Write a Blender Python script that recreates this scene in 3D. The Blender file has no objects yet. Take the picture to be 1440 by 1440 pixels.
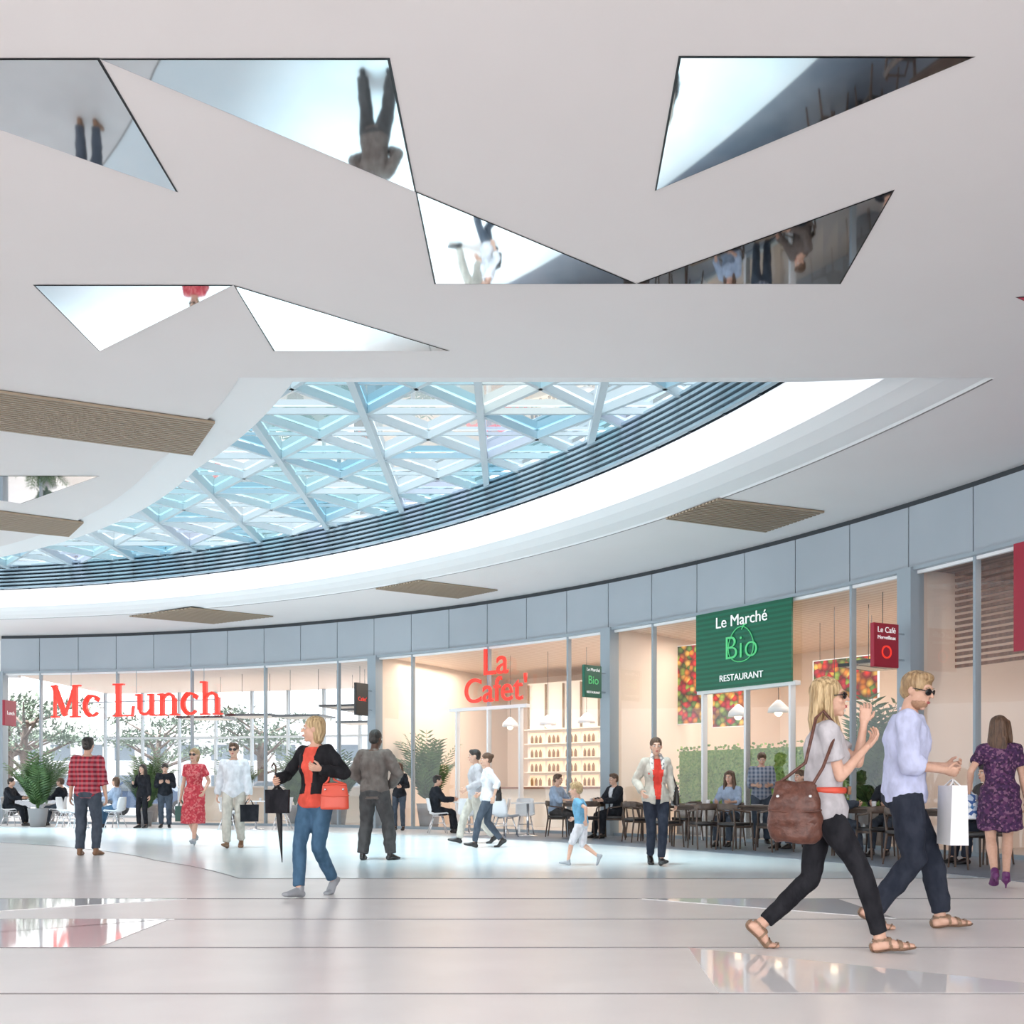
import bpy, bmesh, math, random
from mathutils import Vector, Matrix
random.seed(7)
S=bpy.context.scene
V=Vector
try:
    S.view_settings.view_transform='Standard'; S.view_settings.exposure=.55
except Exception: pass
CX,CY,R0=-17.2,4.5,26.6      # centre of the circular mall and radius of the shop front
ZC=5.70                       # ceiling height
rad=math.radians

# ------------------------------------------------------------ materials
def newmat(name):
    m=bpy.data.materials.new(name); m.use_nodes=True
    nt=m.node_tree; return m,nt,nt.nodes,nt.links,nt.nodes['Principled BSDF']
def c4(c): return (c[0],c[1],c[2],1)
def mat(name,col,rough=.5,metal=0,emis=None,es=0,bump=0,bs=12,col2=None,spec=.5,stretch=None,detail=3,cs=None):
    m,nt,N,L,P=newmat(name)
    P.inputs['Base Color'].default_value=c4(col); P.inputs['Roughness'].default_value=rough
    P.inputs['Metallic'].default_value=metal; P.inputs['Specular IOR Level'].default_value=spec
    if emis: P.inputs['Emission Color'].default_value=c4(emis); P.inputs['Emission Strength'].default_value=es
    if bump or col2:
        tc=N.new('ShaderNodeTexCoord'); mp=N.new('ShaderNodeMapping'); L.new(tc.outputs['Object'],mp.inputs['Vector'])
        if stretch: mp.inputs['Scale'].default_value=stretch
        nz=N.new('ShaderNodeTexNoise'); nz.inputs['Scale'].default_value=bs; nz.inputs['Detail'].default_value=detail
        L.new(mp.outputs['Vector'],nz.inputs['Vector'])
        if bump:
            b=N.new('ShaderNodeBump'); b.inputs['Strength'].default_value=bump; b.inputs['Distance'].default_value=.02
            L.new(nz.outputs['Fac'],b.inputs['Height']); L.new(b.outputs['Normal'],P.inputs['Normal'])
        if col2:
            r=N.new('ShaderNodeValToRGB'); r.color_ramp.elements[0].position=.38; r.color_ramp.elements[1].position=.62
            r.color_ramp.elements[0].color=c4(col); r.color_ramp.elements[1].color=c4(col2)
            L.new(nz.outputs['Fac'],r.inputs['Fac']); L.new(r.outputs['Color'],P.inputs['Base Color'])
    return m
def cloth(name,col,**k):
    k.setdefault('col2',tuple(min(1,v*1.25+.008) for v in col))
    return mat(name,col,.85,bump=.8,bs=13,spec=.2,stretch=(1,1,.6),**k)
def bandmat(name,c1,c2,scale,typ='BANDS',dr='X',rough=.5,c3=None,dr2='Z',metal=0,es=0):
    m,nt,N,L,P=newmat(name); tc=N.new('ShaderNodeTexCoord')
    P.inputs['Roughness'].default_value=rough; P.inputs['Metallic'].default_value=metal
    def wave(d):
        w=N.new('ShaderNodeTexWave'); w.wave_type=typ
        if typ=='BANDS': w.bands_direction=d
        else: w.rings_direction='Z'
        w.inputs['Scale'].default_value=scale; L.new(tc.outputs['Object'],w.inputs['Vector'])
        r=N.new('ShaderNodeValToRGB'); r.color_ramp.elements[0].position=.45; r.color_ramp.elements[1].position=.55
        L.new(w.outputs['Fac'],r.inputs['Fac']); return r
    r=wave(dr); r.color_ramp.elements[0].color=c4(c1); r.color_ramp.elements[1].color=c4(c2); out=r.outputs['Color']
    if c3:
        r2=wave(dr2); mx=N.new('ShaderNodeMixRGB'); mx.inputs['Color2'].default_value=c4(c3)
        ml=N.new('ShaderNodeMath'); ml.operation='MULTIPLY'; ml.inputs[1].default_value=.35
        L.new(r2.outputs['Color'],ml.inputs[0]); L.new(ml.outputs[0],mx.inputs['Fac']); L.new(out,mx.inputs['Color1']); out=mx.outputs['Color']
    L.new(out,P.inputs['Base Color'])
    if es: L.new(out,P.inputs['Emission Color']); P.inputs['Emission Strength'].default_value=es
    return m
def vormat(name,cols,scale,rough=.6,es=0,fruit=False):
    m,nt,N,L,P=newmat(name); tc=N.new('ShaderNodeTexCoord'); v=N.new('ShaderNodeTexVoronoi'); v.inputs['Scale'].default_value=scale
    L.new(tc.outputs['Object'],v.inputs['Vector']); r=N.new('ShaderNodeValToRGB'); r.color_ramp.interpolation='CONSTANT'
    sp=N.new('ShaderNodeSeparateColor'); L.new(v.outputs['Color'],sp.inputs['Color']); L.new(sp.outputs[0],r.inputs['Fac'])
    n=len(cols); e=r.color_ramp.elements
    while len(e)<n: e.new(.5)
    for i,c in enumerate(cols): e[i].position=i/n; e[i].color=c4(c)
    out=r.outputs['Color']
    if fruit:
        k=N.new('ShaderNodeValToRGB'); k.color_ramp.elements[0].position=.12; k.color_ramp.elements[1].position=.75
        k.color_ramp.elements[0].color=(1.0,.95,.9,1); k.color_ramp.elements[1].color=(.22,.12,.10,1); L.new(v.outputs['Distance'],k.inputs['Fac'])
        mx=N.new('ShaderNodeMixRGB'); mx.blend_type='MULTIPLY'; mx.inputs['Fac'].default_value=1; L.new(out,mx.inputs['Color1']); L.new(k.outputs['Color'],mx.inputs['Color2']); out=mx.outputs['Color']
    L.new(out,P.inputs['Base Color']); P.inputs['Roughness'].default_value=rough
    if es: L.new(out,P.inputs['Emission Color']); P.inputs['Emission Strength'].default_value=es
    return m
def glassmat(name,tint=(1,1,1),refl=.06,grough=.0):
    m=bpy.data.materials.new(name); m.use_nodes=True; nt=m.node_tree; N=nt.nodes; L=nt.links; N.clear()
    o=N.new('ShaderNodeOutputMaterial'); t=N.new('ShaderNodeBsdfTransparent'); t.inputs['Color'].default_value=c4(tint)
    g=N.new('ShaderNodeBsdfGlossy'); g.inputs['Roughness'].default_value=grough; g.inputs['Color'].default_value=(.9,.95,1,1)
    mx=N.new('ShaderNodeMixShader'); lw=N.new('ShaderNodeLayerWeight'); lw.inputs['Blend'].default_value=.25
    ml=N.new('ShaderNodeMath'); ml.operation='MULTIPLY_ADD'; ml.inputs[1].default_value=.5; ml.inputs[2].default_value=refl*.5
    L.new(lw.outputs['Fresnel'],ml.inputs[0]); L.new(ml.outputs[0],mx.inputs['Fac'])
    L.new(t.outputs[0],mx.inputs[1]); L.new(g.outputs[0],mx.inputs[2]); L.new(mx.outputs[0],o.inputs['Surface']); return m

M={}
M['ceil']=mat('ceiling_plaster',(.85,.815,.81),.8,col2=(.865,.83,.825),bs=.6,spec=.2)
M['white']=mat('white_paint',(.92,.92,.93),.6)
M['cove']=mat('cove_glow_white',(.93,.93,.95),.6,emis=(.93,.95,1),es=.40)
M['floor']=mat('floor_terrazzo',(.80,.765,.755),.30,col2=(.84,.805,.795),bs=1.6,spec=.35)
M['inlay']=mat('floor_polished_inlay_skylit',(.82,.89,.93),.18,col2=(.86,.91,.94),bs=1.2,spec=.45)  # polished inlay; bluish-white tint paints in the cyan light from the skylight
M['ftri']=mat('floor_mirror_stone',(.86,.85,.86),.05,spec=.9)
M['joint']=mat('joint_dark',(.24,.22,.22),.6)
M['terr']=mat('terrace_slate',(.18,.21,.26),.4,col2=(.22,.25,.30),bs=2)
M['fascia']=mat('fascia_metal',(.37,.42,.47),.5,col2=(.40,.45,.50),bs=.5)
M['post']=mat('post_metal',(.33,.39,.44),.4)
M['dark']=mat('shadow_gap_dark',(.04,.05,.06),.6)  # near-black colour paints in the shadow gap between fascia and ceiling
M['black']=mat('black_satin',(.012,.012,.014),.35)
M['mirror']=mat('ceiling_mirror',(.88,.90,.93),.03,metal=1)
M['steel']=mat('skylight_steel',(.62,.70,.75),.45)
M['slat']=mat('louver_blade',(.42,.53,.61),.35,metal=.2)
M['slatd']=mat('louver_back',(.02,.035,.05),.5)
M['vent']=mat('vent_bronze',(.36,.28,.20),.5)
M['ventd']=mat('vent_back',(.10,.075,.05),.7)
M['peach']=mat('warm_wall',(.84,.71,.61),.7,col2=(.86,.74,.64),bs=.7)
M['cream']=mat('cream_wall',(.88,.82,.74),.6)
M['shopfloor']=mat('shop_floor',(.50,.45,.42),.3)
M['woodceil']=bandmat('slatted_ceiling',(.90,.76,.65),(.74,.58,.47),1.6,'RINGS')
M['brownceil']=bandmat('dark_slatted_ceiling',(.34,.18,.12),(.20,.10,.065),1.6,'RINGS')
M['wood']=mat('walnut_panel',(.20,.095,.06),.4,bs=3,col2=(.30,.15,.10),stretch=(6,6,.6))
M['warm']=mat('warm_lamp',(1,.8,.55),.5,emis=(1,.78,.52),es=3)
M['warm2']=mat('niche_glow',(.85,.70,.52),.5,emis=(1,.74,.46),es=.40)
M['glass']=glassmat('shop_glass',(.97,.985,.99),.05)
M['sg']=[glassmat('skyglass_cyan',(.19,.30,.32),.03),glassmat('skyglass_blue',(.11,.22,.27),.03),glassmat('skyglass_clear',(.32,.36,.37),.03),
         glassmat('skyglass_rose',(.27,.285,.34),.03),glassmat('skyglass_lemon',(.36,.37,.34),.03)]
M['red']=mat('sign_red',(.80,.03,.02),.4,emis=(1,.06,.03),es=.35)
M['redb']=mat('sign_red_board',(.36,.01,.035),.4)
M['green']=bandmat('banner_green',(.0,.15,.08),(.0,.11,.055),3.2,'BANDS','Z',.4)
M['greenb']=mat('sign_green_board',(.0,.12,.07),.4)
M['lgreen']=mat('sign_light_green',(.10,.58,.22),.4,emis=(.1,.7,.25),es=.15)
M['wtext']=mat('sign_white',(.95,.95,.95),.4,emis=(1,1,1),es=.2)
M['fruit']=vormat('fruit_print',[(.72,.03,.02),(.85,.30,.04),(.35,.50,.08),(.92,.60,.12),(.55,.03,.05),(.15,.30,.05)],8,es=.15,fruit=True)  # slight emission added to lighten the posters, which are not lit signs
M['leaf']=mat('leaf_green',(.05,.11,.035),.5,col2=(.10,.19,.06),bs=5)
M['ivy']=mat('ivy_green',(.16,.30,.05),.6,col2=(.30,.42,.10),bs=18,bump=.8)
M['pot']=mat('planter_grey',(.30,.30,.31),.5)
M['bark']=mat('bark',(.12,.09,.075),.9,bump=.6,bs=20)
M['pine']=mat('pine_foliage',(.085,.125,.09),.8,col2=(.14,.18,.13),bs=3)
M['chairw']=mat('white_shell_plastic',(.85,.85,.87),.3)
M['chrome']=mat('chrome',(.7,.7,.72),.2,metal=1)
M['chaird']=mat('dark_wood',(.07,.045,.035),.45,bs=8,col2=(.11,.07,.05))
M['bottle']=mat('bottle_glass',(.30,.17,.08),.2)
M['asph']=mat('outdoor_paving',(.30,.30,.31),.9)
M['bldg']=mat('outdoor_facade',(.42,.42,.44),.8,col2=(.46,.46,.48),bs=.2)
M['carb']=mat('car_paint_blue',(.05,.08,.14),.25,metal=.3)
M['carg']=mat('car_paint_grey',(.2,.21,.23),.25,metal=.3)
M['cglass']=mat('car_glass',(.08,.10,.12),.1)
M['skin']=mat('skin_fair',(.66,.39,.28),.5,bs=30,col2=(.70,.43,.32))
M['skind']=mat('skin_dark',(.10,.05,.035),.45,bs=30,col2=(.12,.06,.04))
M['lip']=mat('lips',(.50,.13,.12),.4)
M['eyew']=mat('eye_white',(.85,.85,.85),.2)
M['iris']=mat('iris_dark',(.04,.03,.02),.2)
M['lens']=mat('sunglass_lens',(.01,.01,.012),.08)
def hairm(n,c,c2): return mat(n,c,.45,bump=1,bs=60,col2=c2,stretch=(1,1,.12))
M['blonde']=hairm('hair_blonde',(.34,.22,.10),(.70,.52,.29))
M['brown']=hairm('hair_brown',(.07,.035,.02),(.15,.08,.045))
M['hdark']=hairm('hair_black',(.015,.012,.01),(.04,.03,.025))
M['sandy']=hairm('hair_sandy',(.28,.17,.08),(.50,.34,.18))
M['stub']=mat('stubble',(.46,.26,.16),.6,bs=90,col2=(.36,.20,.12),bump=.3)
M['c_white']=cloth('cloth_white',(.62,.62,.65)); M['c_lav']=cloth('cloth_lavender',(.50,.53,.72))
M['c_grey']=cloth('cloth_light_grey',(.44,.42,.44)); M['c_black']=cloth('cloth_black',(.012,.012,.016))
M['c_blk2']=cloth('cloth_leather',(.012,.012,.015)); M['c_jean']=cloth('denim_blue',(.055,.12,.20))
M['c_djean']=cloth('denim_dark',(.02,.025,.04)); M['c_gjean']=cloth('denim_grey',(.06,.075,.10))
M['c_red']=cloth('cloth_red',(.62,.05,.035)); M['c_coral']=cloth('cloth_coral',(.66,.09,.06))
M['c_olive']=cloth('cloth_taupe',(.12,.095,.085)); M['c_slate']=cloth('trouser_grey',(.055,.05,.05))
M['c_beige']=cloth('cloth_beige',(.48,.44,.385)); M['c_sky']=cloth('cloth_sky',(.16,.38,.56))
M['c_suit']=cloth('suit_dark',(.015,.017,.023)); M['c_shirt']=cloth('shirt_blue',(.32,.39,.51))
M['c_plaid']=bandmat('plaid_red',(.20,.012,.03),(.45,.025,.045),4.6,c3=(.70,.34,.38),rough=.85)
M['c_plaid2']=bandmat('plaid_blue',(.10,.13,.20),(.28,.31,.38),4.2,c3=(.5,.5,.55),rough=.85)
M['c_dress']=vormat('dress_print',[(.05,.018,.07),(.10,.03,.10),(.035,.012,.045),(.20,.09,.17),(.06,.02,.08)],48,.85)
M['c_rdress']=vormat('red_dress_print',[(.58,.06,.08),(.50,.04,.06),(.66,.17,.17)],34,.85)
M['c_scarf']=vormat('scarf_print',[(.70,.67,.63),(.3,.28,.28),(.8,.75,.73)],30,.85)
M['bag_brown']=mat('leather_brown',(.085,.028,.018),.4,bump=.5,bs=25,col2=(.13,.047,.03))
M['bag_red']=mat('leather_coral',(.70,.09,.05),.35)
M['bag_blue']=vormat('bag_blue_print',[(.05,.12,.35),(.5,.6,.75),(.06,.2,.45),(.8,.85,.9)],22)
M['bag_grn']=mat('bag_dark_green',(.02,.09,.07),.4)
M['paper']=mat('paper_white',(.86,.86,.88),.6,bump=.2,bs=8)
M['sand']=mat('sandal_leather',(.26,.16,.10),.5); M['shoeb']=mat('shoe_black',(.015,.012,.012),.35)
M['shoeg']=mat('sneaker_grey',(.35,.37,.4),.5); M['shoep']=mat('shoe_purple',(.12,.02,.12),.4); M['shoet']=mat('shoe_tan',(.25,.13,.07),.5)

# ------------------------------------------------------------ mesh builder
def rotm(rx=0,ry=0,rz=0): return Matrix.Rotation(rad(rz),3,'Z')@Matrix.Rotation(rad(ry),3,'Y')@Matrix.Rotation(rad(rx),3,'X')
class MB:
    def __init__(s): s.bm=bmesh.new(); s.mats=[]
    def mi(s,m):
        if m is None: return 0
        if isinstance(m,str): m=M[m]
        if m not in s.mats: s.mats.append(m)
        return s.mats.index(m)
    def _v(s,verts,m):
        i=s.mi(m); fs=set()
        for v in verts:
            for f in v.link_faces: fs.add(f)
        for f in fs: f.material_index=i
    def box(s,c,sz,m=None,rot=None):
        mt=Matrix.Translation(V(c))@((rot.to_4x4()) if rot else Matrix.Identity(4))@Matrix.Diagonal((sz[0],sz[1],sz[2],1))
        r=bmesh.ops.create_cube(s.bm,size=1,matrix=mt); s._v(r['verts'],m)
    def ell(s,c,r,m=None,rot=None,seg=14,rings=10):
        if not hasattr(r,'__len__'): r=(r,r,r)
        mt=Matrix.Translation(V(c))@((rot.to_4x4()) if rot else Matrix.Identity(4))@Matrix.Diagonal((r[0],r[1],r[2],1))
        q=bmesh.ops.create_uvsphere(s.bm,u_segments=seg,v_segments=rings,radius=1,matrix=mt); s._v(q['verts'],m)
    def ring(s,c,ax,ay,n): return [s.bm.verts.new(c+ax*math.cos(2*math.pi*k/n)+ay*math.sin(2*math.pi*k/n)) for k in range(n)]
    def tube(s,pts,radii,m=None,n=12,xax=None,rnd=True,ends=(True,True)):
        pts=[V(p) for p in pts]; rr=[(r,r) if not hasattr(r,'__len__') else r for r in radii]
        tg=[]
        for i in range(len(pts)):
            a=pts[max(0,i-1)]; b=pts[min(len(pts)-1,i+1)]; t=(b-a)
            tg.append(t.normalized() if t.length>1e-9 else V((0,0,1)))
        P=[];
        if rnd and ends[0]:
            k=min(rr[0]); P+= [(pts[0]-tg[0]*k*.85,(rr[0][0]*.45,rr[0][1]*.45),tg[0]),(pts[0]-tg[0]*k*.5,(rr[0][0]*.83,rr[0][1]*.83),tg[0])]
        P+=[(pts[i],rr[i],tg[i]) for i in range(len(pts))]
        if rnd and ends[1]:
            k=min(rr[-1]); P+= [(pts[-1]+tg[-1]*k*.5,(rr[-1][0]*.83,rr[-1][1]*.83),tg[-1]),(pts[-1]+tg[-1]*k*.85,(rr[-1][0]*.45,rr[-1][1]*.45),tg[-1])]
        x0=V(xax) if xax is not None else None; rings=[]; px=None
        for p,r,t in P:
            x=x0 if x0 is not None else (px if px is not None else (V((1,0,0)) if abs(t.x)<.8 else V((0,1,0))))
            x=(x-t*x.dot(t))
            if x.length<1e-4: x=V((0,1,0))-t*t.y
            x.normalize(); px=x; y=t.cross(x)
            rings.append(s.ring(p,x*r[0],y*r[1],n))
        mi=s.mi(m)
        for a,b in zip(rings[:-1],rings[1:]):
            for k in range(n):
                f=s.bm.faces.new((a[k],a[(k+1)%n],b[(k+1)%n],b[k])); f.material_index=mi; f.smooth=True
        f=s.bm.faces.new(rings[0][::-1]); f.material_index=mi
        f=s.bm.faces.new(rings[-1]); f.material_index=mi
    def poly(s,pts,m=None):
        f=s.bm.faces.new([s.bm.verts.new(V(p)) for p in pts]); f.material_index=s.mi(m); return f
    def prism(s,pts,z1,z2,m=None):
        a=[s.bm.verts.new((p[0],p[1],z1)) for p in pts]; b=[s.bm.verts.new((p[0],p[1],z2)) for p in pts]; i=s.mi(m)
        fs=[s.bm.faces.new(a[::-1]),s.bm.faces.new(b)]; n=len(pts)
        for k in range(n): fs.append(s.bm.faces.new((a[k],a[(k+1)%n],b[(k+1)%n],b[k])))
        for f in fs: f.material_index=i
    def arc(s,r1,r2,z1,z2,t1,t2,n,m=None):
        "curved bar around the mall centre (local origin)"
        i=s.mi(m); pr=None; first=None
        for k in range(n+1):
            t=rad(t1+(t2-t1)*k/n); c,sn=math.cos(t),math.sin(t)
            q=[s.bm.verts.new((r*c,r*sn,z)) for r,z in ((r1,z1),(r2,z1),(r2,z2),(r1,z2))]
            if pr:
                for j in range(4):
                    f=s.bm.faces.new((pr[j],pr[(j+1)%4],q[(j+1)%4],q[j])); f.material_index=i
            else: first=q
            pr=q
        s.bm.faces.new(first[::-1]).material_index=i; s.bm.faces.new(pr).material_index=i
    def arcsurf(s,r,z1,z2,t1,t2,n,m=None):
        i=s.mi(m); pr=None
        for k in range(n+1):
            t=rad(t1+(t2-t1)*k/n); q=[s.bm.verts.new((r*math.cos(t),r*math.sin(t),z)) for z in (z1,z2)]
            if pr: f=s.bm.faces.new((pr[0],q[0],q[1],pr[1])); f.material_index=i
            pr=q
    def obj(s,name,parent=None,smooth=False,loc=None,bevel=0,solid=0,sub=0,norm=True):
        if norm: bmesh.ops.recalc_face_normals(s.bm,faces=s.bm.faces)
        me=bpy.data.meshes.new(name); s.bm.to_mesh(me); s.bm.free()
        for m in s.mats: me.materials.append(m)
        if smooth:
            for p in me.polygons: p.use_smooth=True
        o=bpy.data.objects.new(name,me); S.collection.objects.link(o)
        if parent: o.parent=parent
        if loc: o.location=loc
        if solid: d=o.modifiers.new('solid','SOLIDIFY'); d.thickness=solid; d.offset=0
        if bevel: d=o.modifiers.new('bevel','BEVEL'); d.width=bevel; d.segments=2; d.limit_method='ANGLE'
        if sub: d=o.modifiers.new('sub','SUBSURF'); d.levels=sub; d.render_levels=sub
        return o
FOLD=bpy.data.textures.new('fabric_folds','CLOUDS'); FOLD.noise_scale=.10; FOLD.noise_depth=1
def remesh(mb,vox,it=3,fold=0):
    me=bpy.data.meshes.new('t'); mb.bm.to_mesh(me); mb.bm.free()
    ob=bpy.data.objects.new('t',me); S.collection.objects.link(ob)
    r=ob.modifiers.new('r','REMESH'); r.mode='VOXEL'; r.voxel_size=vox
    if it: q=ob.modifiers.new('s','SMOOTH'); q.iterations=it; q.factor=.5
    if fold:
        d=ob.modifiers.new('d','DISPLACE'); d.texture=FOLD; d.strength=fold; d.mid_level=.32; d.texture_coords='LOCAL'
    dg=bpy.context.evaluated_depsgraph_get(); me2=bpy.data.meshes.new_from_object(ob.evaluated_get(dg))
    bpy.data.objects.remove(ob); bpy.data.meshes.remove(me); return me2
def meobj(me,name,m,parent):
    me.materials.clear(); me.materials.append(M[m] if isinstance(m,str) else m); me.name=name
    for p in me.polygons: p.use_smooth=True; p.material_index=0
    o=bpy.data.objects.new(name,me); S.collection.objects.link(o); o.parent=parent; return o
def copyobj(o,name,loc,rz=0,sc=1):
    c=bpy.data.objects.new(name,o.data); S.collection.objects.link(c)
    for md in o.modifiers:
        n=c.modifiers.new(md.name,md.type)
        for a in ('thickness','offset','width','segments','limit_method','levels','render_levels'):
            if hasattr(md,a):
                try: setattr(n,a,getattr(md,a))
                except Exception: pass
    c.location=loc; c.rotation_euler=(0,0,rad(rz)); c.scale=(sc,sc,sc); return c
def fp(t,r,z=0): return V((CX+r*math.cos(rad(t)),CY+r*math.sin(rad(t)),z))
CL=(CX,CY,0)

# ------------------------------------------------------------ people
PM=[(-.11,.10,.08),(-.06,.150,.108),(.0,.165,.115),(.08,.150,.106),(.15,.138,.10),(.25,.150,.11),(.34,.168,.12),(.42,.168,.108),(.48,.135,.08),(.535,.07,.06)]
PF=[(-.11,.11,.085),(-.06,.158,.115),(.0,.165,.122),(.08,.138,.102),(.15,.114,.086),(.25,.126,.094),(.34,.143,.104),(.42,.140,.094),(.48,.115,.068),(.535,.055,.05)]
def ik(a,t,l1,l2,pole):
    d=t-a; L=min(max(d.length,.08),(l1+l2)*.998); dn=d.normalized(); c=max(-1,min(1,(l1*l1+L*L-l2*l2)/(2*l1*L))); sn=math.sqrt(1-c*c)
    p=(pole-dn*pole.dot(dn)).normalized(); return a+dn*(l1*c)+p*(l1*sn), a+dn*L
def person(name,x,y,hd,H,sex='M',feet=None,pel=None,lean=(0,0,0),head=(0,0,0),rh=None,lh=None,rp=None,lp=None,skin='skin',
           hair='brown',hs='short',top=None,bottom=None,skirt=None,shoes=None,jacket=None,glasses=False,vox=.0115,hsc=1.0,curl=.7,beard=None,sandal=False,heel=0,thmb=None):
    E=bpy.data.objects.new(name,None); S.collection.objects.link(E); E.empty_display_size=.2
    E.location=(x,y,0); E.rotation_euler=(0,0,rad(hd)); sc=H/1.75; E.scale=(sc,sc,sc)
    PR=PM if sex=='M' else PF; sw=.172 if sex=='M' else .147; hx=.088; g=1.0 if sex=='M' else .9
    if feet is None: feet=[(-.1,0,8,0,0),(.1,.03,-8,0,0)]
    ank=[]
    for fx,fy,fyaw,fpi,fl in feet:
        az=(.12*math.sin(rad(fpi))+.09*math.cos(rad(fpi))) if fpi>=0 else (.09*math.cos(rad(fpi))+.05*math.sin(rad(-fpi)))
        ank.append(V((fx,fy,az+fl+heel)))
    if pel is None:
        z=9
        for a,sx in zip(ank,(-1,1)):
            h2=(a.x-sx*hx)**2+a.y**2; z=min(z,a.z+math.sqrt(max(.1,.822**2-h2))+.03)
        P=V((0,0,z))
    else: P=V(pel)
    T=rotm(0,0,lean[2])@rotm(-lean[0],0,0)@rotm(0,lean[1],0)
    Q=T.to_quaternion(); I=Matrix.Identity(3).to_quaternion()
    def tp(h,xx=0,yy=0):
        w=max(0,min(1,(h+.03)/.22)); q=I.slerp(Q,w); return P+q@V((xx,yy,h)), q@V((1,0,0))
    def torso(mb,lo,hi,off,bust=True):
        hs_=[p for p in PR if lo<p[0]<hi]
        def samp(h):
            for a,b in zip(PR[:-1],PR[1:]):
                if a[0]<=h<=b[0]:
                    k=(h-a[0])/(b[0]-a[0]); return (h,a[1]+(b[1]-a[1])*k,a[2]+(b[2]-a[2])*k)
            return PR[0] if h<PR[0][0] else PR[-1]
        l=[samp(lo)]+hs_+[samp(hi)]
        if lo<PR[0][0]: l[0]=(lo,PR[1][1],PR[1][2])
        pts=[];rr=[]
        for h,a,b in l: pts.append(tp(h)[0]); rr.append((a+off,b+off))
        mb.tube(pts,rr,n=20,xax=T@V((1,0,0)),rnd=False)
        if hi>.4:
            for sx in (-1,1): mb.tube([tp(.44,sx*.05)[0],tp(.465,sx*sw*.96)[0]],[.055+off,.047*g+off])
        if sex=='F' and hi>.35 and bust:
            for sx in (-1,1): mb.ell(tp(.315,sx*.065,.075)[0],(.055+off*.6,.05+off*.6,.055+off*.6))
    Sh=[tp(.462,-sw)[0],tp(.462,sw)[0]]
    hip=[P+V((-hx,0,-.03)),P+V((hx,0,-.03))]
    if lh is None: lh=(-.24,.04,P.z-.12)
    if rh is None: rh=(.24,.04,P.z-.12)
    knees=[];ankl=[];fm=[]
    for i in (0,1):
        f=feet[i]; fd=rotm(0,0,f[2])@V((0,1,0)); k,a=ik(hip[i],ank[i],.42,.41,fd+V((0,0,.1))); knees.append(k); ankl.append(a); fm.append((rotm(0,0,f[2]),rotm(0,0,f[2])@rotm(-f[3],0,0)))
    lp=V(lp) if lp else V((-.5,-1,-.4)); rp=V(rp) if rp else V((.5,-1,-.4))
    elb=[];wr=[]
    for a,t,p in ((Sh[0],lh,lp),(Sh[1],rh,rp)):
        k,w=ik(a,V(t),.285,.25,p); elb.append(k); wr.append(w)
    Th=T@rotm(0,0,head[0])@rotm(-head[1],0,0)@rotm(0,head[2] if len(head)>2 else 0,0)
    NB=tp(.53)[0]; HC=NB+T@V((0,.008,.02))+Th@V((0,.018,.125))*hsc
    def hp(a,b,c): return HC+Th@V((a,b,c))*hsc
    def bone(mb,a,b,prof,off=0,n=12,**k):
        mb.tube([a.lerp(b,t) for t,_ in prof],[r+off for _,r in prof],n=n,**k)
    THI=[(0,.084*1.0),(.35,.078),(.7,.062),(1,.052)]; SHK=[(0,.05),(.28,.054),(.6,.043),(1,.033)]
    UA=[(0,.048*g),(.4,.045*g),(1,.036*g)]; FA=[(0,.037*g),(.25,.038*g),(.7,.029*g),(1,.025*g)]
    # ---- body, one continuous surface
    b=MB(); torso(b,-.11,.535,0,True)
    for i in (0,1):
        bone(b,hip[i],knees[i],THI); bone(b,knees[i],ankl[i],SHK); bone(b,Sh[i],elb[i],UA); bone(b,elb[i],wr[i],FA)
    b.tube([tp(.49)[0],NB,hp(0,-.02,-.05)],[(.07*g,.06*g),.052*g,.05*g],n=14)
    hr=Th
    b.ell(hp(0,-.015,.032),tuple(v*hsc for v in (.076,.094,.088)),rot=hr,seg=20,rings=14)
    b.ell(hp(0,.018,-.035),tuple(v*hsc for v in ((.062,.070,.084) if sex=='M' else (.058,.068,.082))),rot=hr,seg=18,rings=12)
    b.ell(hp(0,.062,-.098),tuple(v*hsc for v in (.026,.021,.019)),rot=hr)
    b.tube([hp(0,.084,.020),hp(0,.109,-.018)],[.008*hsc,.013*hsc],n=8)
    b.ell(hp(0,.078,.034),tuple(v*hsc for v in (.045,.014,.010)),rot=hr)
    b.ell(hp(0,.083,-.058),tuple(v*hsc for v in (.024,.012,.016)),rot=hr)
    for sx in (-1,1):
        b.ell(hp(sx*.076,-.008,-.005),tuple(v*hsc for v in (.010,.020,.030)),rot=hr)
        b.ell(hp(sx*.035,.062,-.022),tuple(v*hsc for v in (.022,.02,.022)),rot=hr)
    fings=MB()
    for i in (0,1):
        d=(wr[i]-elb[i]).normalized(); tref=T@V((0,.75,.66)) if thmb is None else T@V(thmb)
        sd=(tref-d*tref.dot(d)).normalized(); nn=sd.cross(d) if i==1 else d.cross(sd)
        W=wr[i]; b.tube([W-d*.01,W+d*.045,W+d*.085],[(.024,.019),(.037,.016),(.037,.013)],xax=sd,n=12)
        for f in range(4):
            p=W+d*.078+sd*(.028-.0188*f); L=[.070,.078,.073,.056][f]; pts=[p]; ang=.15*curl
            for fr,da in ((.45,.35),(.31,.65),(.24,.5)):
                ang+=da*curl*(1+.08*f); p=p+(d*math.cos(ang)+nn*math.sin(ang))*L*fr*1.08; pts.append(p)
            fings.tube(pts,[.0092,.0084,.0076,.006],n=8)
        p=W+d*.028+sd*.024; td=(d*.62+sd*.62+nn*.35).normalized(); td2=(d*.85+sd*.2+nn*.5).normalized()
        fings.tube([p-td*.01,p+td*.036,p+td*.036+td2*.03],[.013,.0105,.008],n=8)
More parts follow.
